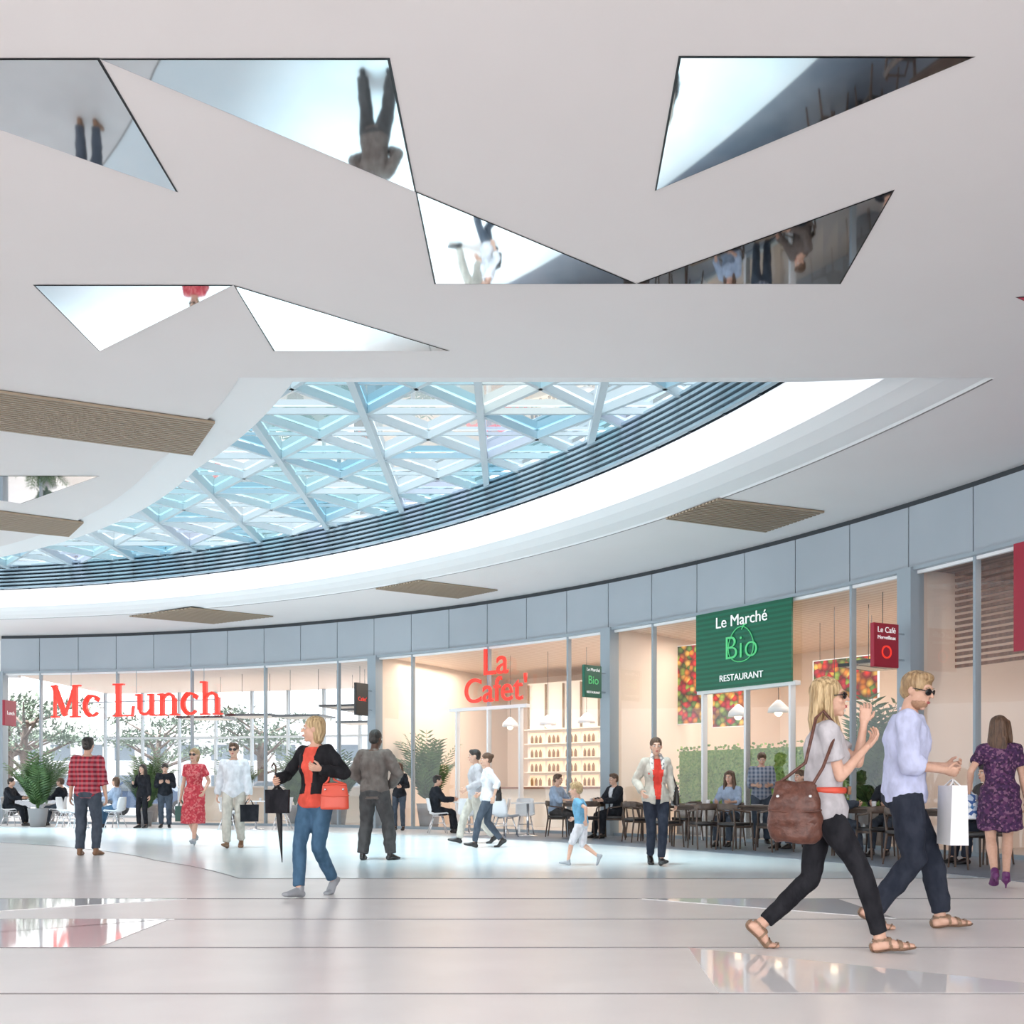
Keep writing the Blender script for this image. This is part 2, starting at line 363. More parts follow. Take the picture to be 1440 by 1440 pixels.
    def foot(mb,i,off):
        R1,R2=fm[i]; A=ankl[i]; ball=A+R2@V((0,.115,-.066)); toe=ball+(R1 if feet[i][3]>0 and feet[i][4]==0 else R2)@V((0,.062,-.006))
        mb.tube([A+R2@V((0,-.042,-.055)),A+R2@V((0,.04,-.045)),ball,toe],[(.031+off,.031+off),(.034+off,.036+off),(.043+off,.023+off),(.032+off,.014+off)],xax=R1@V((1,0,0)),n=14)
        mb.tube([A+R2@V((0,-.012,.01)),A+R2@V((0,-.01,-.045))],[.033+off,.034+off])
    for i in (0,1): foot(b,i,0)
    me=remesh(b,min(vox,.0095),3)
    fm_=bpy.data.meshes.new('f'); fings.bm.to_mesh(fm_); fings.bm.free()
    bb=bmesh.new(); bb.from_mesh(me); bb.from_mesh(fm_)
    for v in bb.verts:
        if v.co.z<.004: v.co.z=.004
    bb.to_mesh(me); bb.free(); bpy.data.meshes.remove(fm_)
    meobj(me,'body',skin,E)
    # ---- face
    fb=MB()
    if beard:
        fb.ell(hp(0,.024,-.066),tuple(v*hsc for v in (.0575,.066,.057)),beard,rot=hr)
    fb.ell(hp(0,.094,-.054),tuple(v*hsc for v in (.021,.008,.0045)),'lip',rot=hr); fb.ell(hp(0,.093,-.062),tuple(v*hsc for v in (.018,.008,.005)),'lip',rot=hr)
    for sx in (-1,1):
        if not glasses:
            fb.ell(hp(sx*.031,.0775,.010),tuple(v*hsc for v in (.014,.010,.0085)),'eyew',rot=hr); fb.ell(hp(sx*.031,.0855,.010),tuple(v*hsc for v in (.006,.004,.006)),'iris',rot=hr)
        fb.tube([hp(sx*.015,.089,.032),hp(sx*.035,.086,.037),hp(sx*.052,.074,.031)],[.003,.0035,.002],hair,n=6)
        if glasses:
            fb.ell(hp(sx*.034,.092,.008),tuple(v*hsc for v in (.030,.007,.022)),'lens',rot=hr@rotm(0,0,-sx*14)); fb.tube([hp(sx*.062,.08,.014),hp(sx*.079,.0,.012)],[.004,.003],'lens',n=6)
    if glasses: fb.tube([hp(-.012,.103,.014),hp(.012,.103,.014)],[.003,.003],'lens',n=6)
    fb.obj('face_features',E,smooth=True)
    # ---- hair
    if hs!='none':
        h=MB()
        k=(.083,.100,.090) if hs!='crop' else (.0785,.0965,.0895)
        h.ell(hp(0,-.024,.043),tuple(v*hsc for v in k),rot=hr,seg=20,rings=14)
        if hs in('short','crop'): h.ell(hp(0,-.055,-.01),tuple(v*hsc for v in (.07,.062,.065)),rot=hr)
        if hs=='short': h.ell(hp(.01,.03,.095),tuple(v*hsc for v in (.06,.055,.035)),rot=hr)
        if hs=='bob':
            h.tube([hp(0,-.045,.06),hp(0,-.05,-.03),hp(0,-.045,-.10)],[(.088,.075),(.09,.07),(.075,.05)],xax=hr@V((1,0,0)),n=16)
        if hs=='long':
            X=hr@V((1,0,0))
            h.tube([hp(0,-.045,.06),hp(0,-.062,-.04),hp(.0,-.085,-.13),hp(0,-.088,-.23),hp(.0,-.085,-.31)],[(.088,.075),(.094,.062),(.10,.05),(.085,.038),(.045,.018)],xax=X,n=16)
            for sx in (-1,1):
                h.tube([hp(sx*.066,.008,.06),hp(sx*.086,.0,-.03),hp(sx*.088,.005,-.12),hp(sx*.085,.03,-.22),hp(sx*.07,.045,-.28)],[.028,.027,.03,.026,.012],n=10)
        if hs=='bun':
            h.ell(hp(0,-.11,.06),(.042,.04,.042)); h.ell(hp(0,-.05,-.01),(.075,.062,.06),rot=hr)
        meobj(remesh(h,min(vox,.009),2,.008),'hair',hair,E)
    # ---- clothes
    def sleeves(mb,kind,off):
        for i in (0,1):
            if kind=='N': continue
            bone(mb,Sh[i],Sh[i].lerp(elb[i],1 if kind!='S' else .62),[(0,.05*g),(1,.042*g)] if kind!='S' else [(0,.052*g),(1,.052*g)],off,ends=(True,kind!='S'))
            if kind=='L': bone(mb,elb[i],wr[i],[(0,.040*g),(.3,.040*g),(1,.032*g)],off,ends=(True,False))
            if kind=='M': bone(mb,elb[i],elb[i].lerp(wr[i],.35),[(0,.042*g),(1,.046*g)],off,ends=(True,False))
    if bottom:
        m,off,end=bottom; c=MB(); torso(c,-.10,.09,off+.004)
        c.ell(P+V((0,-.045,-.03)),(.135+off,.085+off,.09))
        for i in (0,1):
            bone(c,hip[i],knees[i],THI,off+.006,n=14)
            e=knees[i].lerp(ankl[i],end); bone(c,knees[i],e,[(0,.052),(.3,.053),(1,.040 if end>.7 else .055)],off+.006,n=14,ends=(True,False))
        meobj(remesh(c,vox,3,.016 if off<.01 else .03),'trousers',m,E)
    if top:
        m,hem,kind,off=top; c=MB(); torso(c,hem,.505,off+.008); sleeves(c,kind,off+.004)
        if beard:
            c.tube([tp(.50,-.05,-.02)[0],tp(.545,0,-.045)[0],tp(.50,.05,-.02)[0]],[.018,.02,.018])
        meobj(remesh(c,vox,3,.03 if not jacket else .008),'top',m,E)
    if skirt:
        m,hem,rx,ry=skirt; c=MB(); kz=(knees[0]+knees[1])/2
        pts=[];rr=[]
        for t in (0,.15,.35,.6,.8,1):
            h=.14+(hem-.14)*t; w=min(1,max(0,-h/.4)); cx=V((kz.x*w,kz.y*w*.7,0)); base=(.125,.10) if h>.08 else (.178,.135)
            k=max(0,(t-.3)/.7); pts.append(P+cx+V((0,0,h))); rr.append((base[0]+(rx-base[0])*k,base[1]+(ry-base[1])*k))
        c.tube(pts,rr,n=22,xax=V((1,0,0)),rnd=False); meobj(remesh(c,vox,3,.05),'skirt',m,E)
    if jacket:
        m,hem,kind,off,gap=jacket; c=MB(); torso(c,hem,.515,off+.012); sleeves(c,kind,off+.006)
        c.tube([tp(.50,-.05,-.03)[0],tp(.53,0,-.05)[0],tp(.50,.05,-.03)[0]],[.03,.032,.03])
        me=remesh(c,vox,3,.03); bb=bmesh.new(); bb.from_mesh(me); Ti=T.inverted(); dl=[]
        for v in bb.verts:
            q=Ti@(v.co-P)
            if q.y>.03 and abs(q.x)<gap*(.6+1.1*max(0,q.z)/.5) and q.z<.56: dl.append(v)
        bmesh.ops.delete(bb,geom=dl,context='VERTS'); bb.to_mesh(me); bb.free()
        o=meobj(me,'jacket',m,E); sd=o.modifiers.new('s','SOLIDIFY'); sd.thickness=.012
    if shoes:
        c=MB()
        for i in (0,1):
            foot(c,i,.007 if not sandal else .0085)
            if heel:
                c.tube([ankl[i]+fm[i][1]@V((0,-.045,-.06)),ankl[i]+fm[i][1]@V((0,-.05,-.09-heel+.004))],[.02,.008])
        me=remesh(c,min(vox,.010) if not sandal else .005,2)
        for v in me.vertices:
            if v.co.z<.002: v.co.z=.002
        if sandal:
            bb=bmesh.new(); bb.from_mesh(me); dl=[]
            for v in bb.verts:
                best=None
                for i in (0,1):
                    q=fm[i][1].inverted()@(v.co-ankl[i])
                    if best is None or q.length<best.length: best=q
                q=best
                sole=q.z<-.077; strap=(.088<q.y<.118) or (.035<q.y<.055) or (.142<q.y<.156) or (-.025<q.z<-.005 and q.y<.06) or (q.y<-.062)
                if not(sole or strap): dl.append(v)
            bmesh.ops.delete(bb,geom=dl,context='VERTS'); bb.to_mesh(me); bb.free()
        meobj(me,'shoes',shoes,E)
    bpy.context.view_layer.update()
    return dict(E=E,wr=wr,elb=elb,Sh=Sh,P=P,HC=HC,knees=knees,T=T,tp=tp)
def walk(s=.3,lead='R',pit=38,w=.07):
    f=(s,-6,-14); b=(-s,0,pit)
    L,R=(b,f) if lead=='R' else (f,b)
    return [(-w,L[0],6,L[2],0),(w,R[0],-6,R[2],0)]
def put(o,E): # object built in a person's local frame becomes top-level at its real place
    o.matrix_world=E.matrix_world.copy()
def shopping_bag(J,hand,w,h,d,m,name='shopping_bag',drop=.16,yaw=0,off=(0,0,0)):
    p=J['wr'][hand]+V((0,0,-.06))+V(off); R=rotm(0,0,yaw); b=MB(); zt=p.z-drop
    c=[(-w/2,-d/2),(w/2,-d/2),(w/2,d/2),(-w/2,d/2)]
    bt=[b.bm.verts.new(V((p.x,p.y,zt-h))+R@V((a*.94,e*.94,0))) for a,e in c]; tt=[b.bm.verts.new(V((p.x,p.y,zt))+R@V((a,e*.75,0))) for a,e in c]
    b.mi(m); b.bm.faces.new(bt[::-1])
    for k in range(4): b.bm.faces.new((bt[k],bt[(k+1)%4],tt[(k+1)%4],tt[k]))
    for sy in (-1,1):
        b.tube([V((p.x,p.y,zt))+R@V((-w*.25,sy*d*.37,-.02)),V((p.x,p.y,zt+drop*.6))+R@V((-w*.12,sy*.01,0)),V((p.x,p.y,zt+drop)),V((p.x,p.y,zt+drop*.6))+R@V((w*.12,sy*.01,0)),V((p.x,p.y,zt))+R@V((w*.25,sy*d*.37,-.02))],[.004]*5,m,n=6)
    o=b.obj(name,solid=.004); put(o,J['E']); return o
def handbag(J,c,w,h,d,m,strap,name='handbag',yaw=0,slouch=False):
    R=rotm(0,0,yaw); c=V(c); b=MB(); X=R@V((1,0,0))
    if slouch: pf=[(-.5,.36,.34),(-.42,.48,.5),(-.1,.52,.55),(.2,.45,.36),(.42,.40,.2),(.5,.36,.1)]
    else: pf=[(-.5,.46,.42),(-.46,.50,.5),(0,.48,.46),(.4,.43,.26),(.5,.41,.16)]
    b.tube([c+V((0,0,a*h)) for a,_,_ in pf],[(w*q,d*e) for _,q,e in pf],xax=X,n=22,rnd=False)
    me=remesh(b,.011,2,.03 if slouch else 0); b2=MB(); b2.mi(m); b2.bm.from_mesh(me)
    b2.tube([c+R@V((-w*.33,0,h*.45))]+[V(s) for s in strap]+[c+R@V((w*.33,0,h*.45))],[.010]*(len(strap)+2),m,n=8)
    b2.tube([c+R@V((-w*.36,d*.2,h*.42)),c+R@V((0,d*.25,h*.46)),c+R@V((w*.36,d*.2,h*.42))],[.010]*3,m,n=8)
    for sy in (-1,1):
        b2.tube([c+R@V((-w*.46,sy*d*.42,h*.02)),c+R@V((0,sy*d*.5,-h*.02)),c+R@V((w*.46,sy*d*.42,h*.02))],[.006]*3,m,n=6)
        for sx in (-.3,.3): b2.ell(c+R@V((sx*w,sy*d*.34,h*.25)),.012,'chrome')
    o=b2.obj(name,smooth=True); put(o,J['E']); return o

# foreground couple
J=person('woman',1.95,6.42,-98,1.78,'F',feet=[(-.05,-.36,4,46,0),(.06,.33,-4,-8,0)],lean=(2,0,-4),head=(-12,-4,4),lh=(-.04,.25,1.40),rh=(.06,.24,1.24),lp=(-.2,-.5,-1),rp=(.3,-.6,-1),
  hair='blonde',hs='long',top=('c_grey',-.06,'S',.012),bottom=('c_black',.0,.93),shoes='sand',sandal=True,glasses=True,vox=.0075,curl=.9)
handbag(J,(.25,-.20,.86),.31,.36,.14,'bag_brown',[(.25,-.14,1.15),(.19,-.07,1.42),(.135,-.02,1.465),(.17,.06,1.36),(.25,-.04,1.12)],yaw=75,slouch=True)
b=MB(); b.tube([V((.13*math.cos(a)*1.16,.1*math.sin(a)*1.32,.985)) for a in [k*math.pi/8 for k in range(17)]],[(.012,.02)]*17,'bag_red',n=8); b.box((.05,.145,.985),(.05,.02,.05),'shoet'); b.obj('belt',J['E'],smooth=True)
J=person('man',2.84,7.42,-104,1.91,'M',feet=[(-.08,.24,6,-6,0),(.08,-.20,-6,30,0)],lean=(3,0,-6),head=(-28,14,0),lh=(-.08,.26,1.08),rh=(.12,.23,1.05),rp=(.4,-1,-.3),
  skin='skin',hair='sandy',hs='short',beard='stub',top=('c_lav',-.07,'M',.018),bottom=('c_djean',.014,.97),shoes='sand',sandal=True,glasses=True,vox=.0085,curl=1.1)
shopping_bag(J,1,.26,.38,.12,'paper',yaw=10,off=(0,.05,0),drop=.04)
# woman in printed dress
J=person('woman',4.93,10.35,-22,1.74,'F',feet=[(-.06,-.22,4,34,0),(.07,.2,-4,0,0)],head=(-20,0,0),rh=(.25,.12,.9),lh=(-.28,.05,1.02),hair='brown',hs='long',top=('c_dress',-.02,'S',.012),skirt=('c_dress',-.34,.21,.17),shoes='shoep',heel=.05,vox=.010)
handbag(J,(-.33,.06,.84),.34,.26,.14,'bag_blue',[(-.32,.03,1.02),(-.30,.06,1.02)],yaw=20)
# woman in leather jacket
J=person('woman',-1.87,9.75,152,1.75,'F',feet=[(-.03,-.22,4,42,0),(.0,.24,-4,-8,0)],head=(-52,0,0),lh=(-.24,.22,1.20),rh=(.26,.24,1.10),lp=(-.8,-.8,-.6),rp=(.8,-.8,-.4),
  hair='blonde',hs='bob',top=('c_coral',-.07,'N',.010),bottom=('c_jean',.006,.96),jacket=('c_blk2',.06,'L',.010,.045),shoes='shoeg',vox=.009,curl=1.3)
handbag(J,(-.32,.12,.95),.27,.25,.11,'bag_red',[(-.30,.10,1.1),(-.27,.13,1.19),(-.28,.16,1.1)],yaw=30)
shopping_bag(J,1,.22,.22,.09,'c_black',yaw=28,drop=.03)
b=MB(); p=J['wr'][1]+V((.03,-.01,0)); b.tube([p+V((0,0,.06)),p+V((0,-.02,-.1)),p+V((0,-.05,-.35)),p+V((0,-.09,-.78))],[.012,.035,.03,.004],'black',n=10)
b.tube([p+V((0,0,.05)),p+V((0,0,.13)),p+V((0,.03,.16)),p+V((0,.055,.13))],[.008]*4,'chaird',n=8); o=b.obj('umbrella',smooth=True); put(o,J['E'])
# men seen from behind
J=person('man',-6.57,15.85,4,1.84,'M',feet=[(-.11,0,10,0,0),(.12,.02,-10,0,0)],rh=(.26,.03,.83),lh=(-.26,.03,.83),hair='hdark',hs='short',top=('c_plaid',-.10,'M',.016),bottom=('c_gjean',.012,.97),shoes='shoet',vox=.010)
J=person('man',-1.98,14.75,-14,1.90,'M',feet=[(-.16,-.02,14,0,0),(.20,.06,-16,0,0)],head=(-12,6,0),rh=(.17,.18,1.0),lh=(-.16,.18,1.0),rp=(1,-.4,-.2),lp=(-1,-.4,-.2),skin='skind',hair='hdark',hs='crop',top=('c_olive',-.12,'L',.026),bottom=('c_slate',.024,.99),shoes='shoeb',vox=.010)
# couple walking to camera
J=person('woman',-5.72,18.45,176,1.74,'F',feet=walk(.16,'L',30,.05),rh=(.24,.05,.86),lh=(-.22,.10,1.0),head=(0,0,0),hair='sandy',hs='bob',top=('c_rdress',-.02,'S',.008),skirt=('c_rdress',-.55,.22,.17),shoes='shoeg',glasses=True,heel=.04)
shopping_bag(J,0+1,.2,.28,.08,'bag_grn',yaw=0,drop=.12)
J=person('man',-4.86,17.9,184,1.85,'M',feet=walk(.14,'R',24,.09),rh=(.26,.02,.88),lh=(-.26,.06,.86),hair='brown',hs='short',top=('c_white',-.10,'L',.016),bottom=('c_beige',.014,.97),shoes='shoet',glasses=True)
shopping_bag(J,0,.3,.28,.12,'c_black',yaw=20,drop=.1)
# pair walking left near the cafe
J=person('man',-.68,19.4,100,1.84,'M',feet=walk(.3,'R',35,.08),head=(0,4,0),rh=(.24,-.18,.92),lh=(-.24,.2,.98),hair='hdark',hs='short',top=('c_grey',-.10,'L',.016),bottom=('c_beige',.01,.97),shoes='shoeb')
J=person('woman',-.42,18.0,92,1.70,'F',feet=walk(.24,'L',35,.06),head=(10,4,0),rh=(.2,.14,.98),lh=(-.2,-.1,.92),hair='brown',hs='bun',top=('c_white',-.08,'M',.014),bottom=('c_gjean',.004,.95),shoes='shoeb')
handbag(J,(.24,-.1,.98),.32,.28,.14,'shoeb',[(.22,-.05,1.2),(.15,-.02,1.46),(.22,-.1,1.25)],yaw=80)
# child
J=person('child',.93,13.7,72,1.10,'M',feet=[(-.06,.28,0,-10,.0),(.06,-.34,0,62,.06)],lean=(8,0,0),rh=(.28,.22,1.0),lh=(-.28,-.16,.98),hair='blonde',hs='short',top=('c_sky',-.10,'S',.02),bottom=('c_white',.02,.05),shoes='shoeg',hsc=1.35,vox=.012)
# woman with cardigan
J=person('woman',1.93,13.75,186,1.73,'F',feet=walk(.15,'L',28,.04),rh=(.22,.1,1.0),lh=(-.26,.02,.86),head=(-8,4,0),hair='brown',hs='bun',top=('c_red',-.04,'N',.010),bottom=('c_djean',.004,.96),jacket=('c_beige',-.10,'L',.012,.055),shoes='shoeb',vox=.010)
b=MB(); b.tube([(-.07,.10,1.30),(-.075,.085,1.42),(-.05,.03,1.50),(0,-.045,1.51),(.05,.03,1.50),(.075,.085,1.42),(.07,.11,1.22)],[(.03,.02)]*7,'c_scarf',n=10); b.obj('scarf',J['E'],smooth=True)
handbag(J,(-.27,.0,.94),.26,.26,.1,'shoeb',[(-.24,0,1.2),(-.17,0,1.46),(-.24,.02,1.2)],yaw=90)
# standing people at the glass
person('woman',-9.95,27.6,165,1.72,'F',rh=(.15,.22,1.2),hair='hdark',hs='long',top=('c_black',-.06,'L',.012),bottom=('c_black',.006,.96),shoes='shoeb',vox=.014)
person('man',-9.4,27.75,195,1.76,'M',lh=(-.12,.25,1.2),rh=(.12,.25,1.2),head=(0,20,0),hair='hdark',hs='short',top=('c_suit',-.08,'L',.02),bottom=('c_gjean',.014,.97),shoes='shoeb',vox=.014)
person('woman',-2.85,25.9,170,1.72,'F',rh=(.08,.18,1.38),lh=(-.1,.16,1.12),hair='brown',hs='long',top=('c_suit',-.1,'L',.012),bottom=('c_gjean',.006,.96),shoes='shoeb',vox=.014)
person('man',4.7,19.3,172,1.74,'M',rh=(.12,.24,1.1),lh=(-.12,.24,1.1),head=(0,22,0),hair='brown',hs='short',top=('c_plaid2',-.1,'M',.018),bottom=('c_gjean',.014,.97),shoes='shoeb',vox=.013)

# ------------------------------------------------------------ furniture
def chair_dark():
    b=MB()
    for sx in (-1,1):
        b.tube([(sx*.20,.19,.43),(sx*.215,.215,0)],[.019,.012],'chaird',n=8,rnd=False)
        b.tube([(sx*.205,-.25,0),(sx*.20,-.19,.44),(sx*.205,-.225,.70)],[.012,.02,.014],'chaird',n=8,rnd=False)
        b.tube([(sx*.20,.17,.40),(sx*.20,-.19,.40)],[(.012,.02)]*2,'chaird',n=8)
        b.tube([(sx*.215,.14,.44),(sx*.245,.10,.64),(sx*.24,-.12,.665),(sx*.20,-.23,.69)],[.014,.016,.016,.016],'chaird',n=8)
    b.tube([(-.2,.19,.40),(.2,.19,.40)],[(.02,.012)]*2,'chaird',n=8)
    b.tube([(-.225,-.17,.71),(-.15,-.245,.73),(0,-.27,.735),(.15,-.245,.73),(.225,-.17,.71)],[(.016,.05),(.017,.055),(.018,.055),(.017,.055),(.016,.05)],'chaird',n=10,xax=(0,1,0))
    b.box((0,0,.445),(.43,.42,.045),'shoeb')
    return b.obj('dining_chair',smooth=True,bevel=.01)
def chair_white():
    b=MB(); pr=[(.23,.425),(.2,.445),(.05,.435),(-.1,.43),(-.18,.46),(-.225,.55),(-.25,.68),(-.27,.80),(-.275,.83)]; g=[]
    for j,(y,z) in enumerate(pr):
        row=[]
        for i in range(9):
            u=(i-4)/4; w=.22 if j<5 else .22-.012*(j-5)*(j-5)*.6
            row.append(b.bm.verts.new((u*w,y+(.06*u*u if j>=5 else 0),z+(.05*abs(u)**3 if j<5 else 0))))
        g.append(row)
    b.mi('chairw')
    for a,c in zip(g[:-1],g[1:]):
        for i in range(8): b.bm.faces.new((a[i],a[i+1],c[i+1],c[i]))
    for sx in (-1,1):
        for y0,y1 in ((.10,.21),(-.08,-.22)): b.tube([(sx*.12,y0,.43),(sx*.2,y1,0)],[.011,.009],'chrome',n=8,rnd=False)
        b.tube([(sx*.13,.11,.41),(sx*.13,-.10,.41)],[.008,.008],'chrome',n=6)
    b.tube([(-.16,.15,.24),(.16,-.15,.24)],[.005,.005],'chrome',n=6); b.tube([(.16,.15,.24),(-.16,-.15,.24)],[.005,.005],'chrome',n=6)
    return b.obj('shell_chair',smooth=True,solid=.01)
def table_round():
    b=MB(); b.tube([(0,0,.715),(0,0,.74)],[.38,.38],'chairw',n=32,rnd=False); b.tube([(0,0,.02),(0,0,.72)],[.03,.03],'chrome',n=12,rnd=False)
    b.tube([(0,0,0),(0,0,.012),(0,0,.04)],[.22,.22,.05],'chrome',n=24,rnd=False); b.tube([(.1,.05,.74),(.1,.05,.82)],[.028,.035],'paper',n=12,rnd=False); return b.obj('cafe_table',smooth=False)
def table_sq():
    b=MB(); b.box((0,0,.735),(.74,.74,.035),'chaird')
    for sx in (-1,1):
        for sy in (-1,1): b.tube([(sx*.31,sy*.31,.72),(sx*.33,sy*.33,0)],[.022,.014],'chaird',n=8,rnd=False)
        b.box((sx*.30,0,.69),(.02,.6,.06),'chaird'); b.box((0,sx*.30,.69),(.6,.02,.06),'chaird')
    b.tube([(.12,.1,.752),(.12,.1,.84)],[.03,.036],'paper',n=12,rnd=False); b.tube([(-.15,-.05,.752),(-.15,-.05,.765)],[.09,.11],'chairw',n=20,rnd=False)
    return b.obj('dining_table',bevel=.006)
cd=chair_dark(); cw=chair_white(); tr=table_round(); ts=table_sq()
uses={'cd':0,'cw':0,'tr':0,'ts':0}
def place(kind,x,y,rz):
    o={'cd':cd,'cw':cw,'tr':tr,'ts':ts}[kind]; nm={'cd':'dining_chair','cw':'shell_chair','tr':'cafe_table','ts':'dining_table'}[kind]
    if uses[kind]==0: o.location=(x,y,0); o.rotation_euler=(0,0,rad(rz))
    else: copyobj(o,nm,(x,y,0),rz)
    uses[kind]+=1
def sitter(sex,x,y,hd,**k):
    k.setdefault('vox',.013); k.setdefault('shoes','shoeb')
    k.setdefault('rh',(.14,.36,.80)); k.setdefault('lh',(-.14,.36,.80)); k.setdefault('lean',(4,0,0))
    H=k.pop('H',1.74)
    return person('woman' if sex=='F' else 'man',x,y,hd,H,sex,feet=[(-.11,.38,4,0,0),(.11,.42,-4,0,0)],pel=(0,-.07,.575),**k)
# left group (burger shop front)
place('tr',-13.6,29.3,0); place('cw',-12.95,29.35,90); place('cw',-14.3,29.25,-90)
sitter('M',-14.3,29.25,-90,hair='hdark',top=('c_suit',-.08,'L',.02),bottom=('c_suit',.012,.97)); sitter('M',-12.95,29.35,90,hair='brown',top=('c_suit',-.08,'L',.02),bottom=('c_gjean',.012,.97))
place('tr',-11.3,27.6,0); place('cw',-10.65,27.5,80); place('cw',-12.0,27.6,-90); place('cw',-11.4,26.9,0)
sitter('F',-10.65,27.5,80,hair='brown',hs='bob',top=('c_shirt',-.06,'L',.012),bottom=('c_jean',.008,.96))
place('tr',-6.6,26.4,0); place('cw',-7.3,26.4,-90); place('cw',-5.9,26.3,90)
# cafe
place('tr',-1.0,24.0,0); place('cw',-1.75,24.1,-80); place('cw',-.3,23.8,90); place('cw',-1.0,23.2,0)
sitter('M',-1.75,24.1,-80,hair='hdark',top=('c_suit',-.08,'L',.022),bottom=('c_suit',.012,.97))
place('tr',.35,22.6,0); place('cw',-.15,22.1,-40); place('cw',.3,23.3,180)
place('ts',1.55,22.0,-45); place('cd',1.0,22.2,-100); place('cd',2.15,21.6,80)
sitter('M',1.0,22.2,-120,hair='brown',top=('c_shirt',-.08,'M',.016),bottom=('c_slate',.012,.97))
sitter('M',2.15,21.7,120,hair='brown',top=('c_white',-.06,'L',.010),bottom=('c_suit',.012,.97),jacket=('c_suit',-.08,'L',.018,.05))
place('cd',1.55,21.25,10); place('cd',2.6,20.6,-60)
# restaurant terrace
for (x,y,r) in [(3.35,18.3,-40),(4.35,17.5,-40),(5.35,15.6,-50),(5.9,13.8,-60),(3.0,20.2,-40)]: place('ts',x,y,r)
for (x,y,r) in [(2.75,18.15,-70),(3.9,18.55,110),(3.3,17.6,10),(3.75,17.2,-60),(4.95,17.75,110),(4.3,16.8,20),(4.75,15.4,-80),(5.85,16.0,120),(5.3,14.9,10),(5.3,13.7,-80),(6.5,14.0,100),(5.9,13.1,5),(2.45,19.9,-70),(3.5,20.5,120)]: place('cd',x,y,r)
sitter('F',3.95,18.6,150,hair='brown',hs='long',top=('c_shirt',-.06,'M',.012),bottom=('c_gjean',.008,.96)); sitter('M',5.0,17.8,120,hair='brown',top=('c_olive',-.08,'L',.018),bottom=('c_gjean',.012,.97))
sitter('F',5.9,16.05,140,hair='brown',hs='bob',top=('c_suit',-.06,'L',.012),bottom=('c_gjean',.008,.96)); sitter('M',6.5,14.05,100,hair='hdark',top=('c_slate',-.08,'L',.018),bottom=('c_djean',.012,.97))
sitter('M',4.8,15.45,-80,hair='sandy',top=('c_gjean',-.08,'L',.018),bottom=('c_gjean',.012,.97))

# ------------------------------------------------------------ plants
def palm(seed):
    random.seed(seed); b=MB(); b.tube([(0,0,0),(0,0,.42),(0,0,.45)],[.17,.23,.24],'pot',n=20,rnd=False)
    for k in range(38):
        a=random.uniform(0,6.28); tilt=random.uniform(.08,.75); Ln=random.uniform(.9,1.45); p=V((0,0,.42)); d=V((math.cos(a)*math.sin(tilt*.4),math.sin(a)*math.sin(tilt*.4),math.cos(tilt*.4))); pts=[p]
        n=9
        for i in range(n):
            d=(d+V((math.cos(a)*.06*tilt*1.2,math.sin(a)*.06*tilt*1.2,-.08*tilt*(i/4)))).normalized(); p=p+d*(Ln/n); pts.append(p)
        b.tube(pts,[.010-.0008*i for i in range(n+1)],'leaf',n=5)
        for i in range(2,n+1):
            t=(pts[i]-pts[i-1]).normalized(); sdv=t.cross(V((0,0,1)))
            if sdv.length<.05: sdv=V((-math.sin(a),math.cos(a),0))
            sdv.normalize(); l=.26*(1-.5*abs(i/n-.5)*2)+.05
            for q in (0,.5):
                c=pts[i-1].lerp(pts[i],q)
                for s_ in (-1,1):
                    e=c+(sdv*s_*.75+t*.65+V((0,0,-.25))).normalized()*l; w=t*.022; mid=c.lerp(e,.45)
                    b.poly([c,mid+w,e,mid-w],'leaf')
    return b.obj('potted_palm',norm=False)
pals=[palm(1),palm(5)]
for i,(x,y,s_) in enumerate([(-13.1,28.3,1.15),(-5.0,29.4,1.2),(-10.3,28.75,.95),(-2.25,27.75,1.45),(-8.3,30.8,1.15),(6.5,18.6,1.5),(-15.0,33.0,1.3),(-11.5,32.5,1.3),(-6.6,31.2,1.25)]):
    if i<2: pals[i].location=(x,y,0); pals[i].scale=(s_,)*3
    else: copyobj(pals[i%2],'potted_palm',(x,y,0),i*57,s_)
def pine(seed):
    random.seed(seed); b=MB(); b.tube([(0,0,0),(.1,0,1.2),(-.05,.05,2.2),(.1,0,3.1)],[.2,.16,.13,.08],'bark',n=10)
    for k in range(15):
        a=k*2.4; z=random.uniform(1.7,3.4); r=random.uniform(.7,2.0)*(1.15-.2*(z-1.7)); e=V((math.cos(a)*r,math.sin(a)*r,z+.35)); b.tube([(0,0,z-.4),V((e.x*.5,e.y*.5,z-.05)),e],[.06,.045,.02],'bark',n=6)
        for j in range(130):
            q=V((random.gauss(0,.40),random.gauss(0,.40),random.gauss(0,.11))); c=e+q; d=V((random.uniform(-1,1),random.uniform(-1,1),random.uniform(-.1,.8))).normalized()*.22; w=d.cross(V((.3,.2,1))).normalized()*.05
            b.poly([c-w,c+w,c+d],'pine')
    return b.obj('pine_tree',norm=False)
pn=pine(3); pn.location=(-20.5,43,0); pn.scale=(1.25,)*3
for i,(x,y,s_) in enumerate([(-16.6,48,1.15),(-11.0,45,1.15),(-24.5,50,1.3)]): copyobj(pn,'pine_tree',(x,y,0),i*70+30,s_)
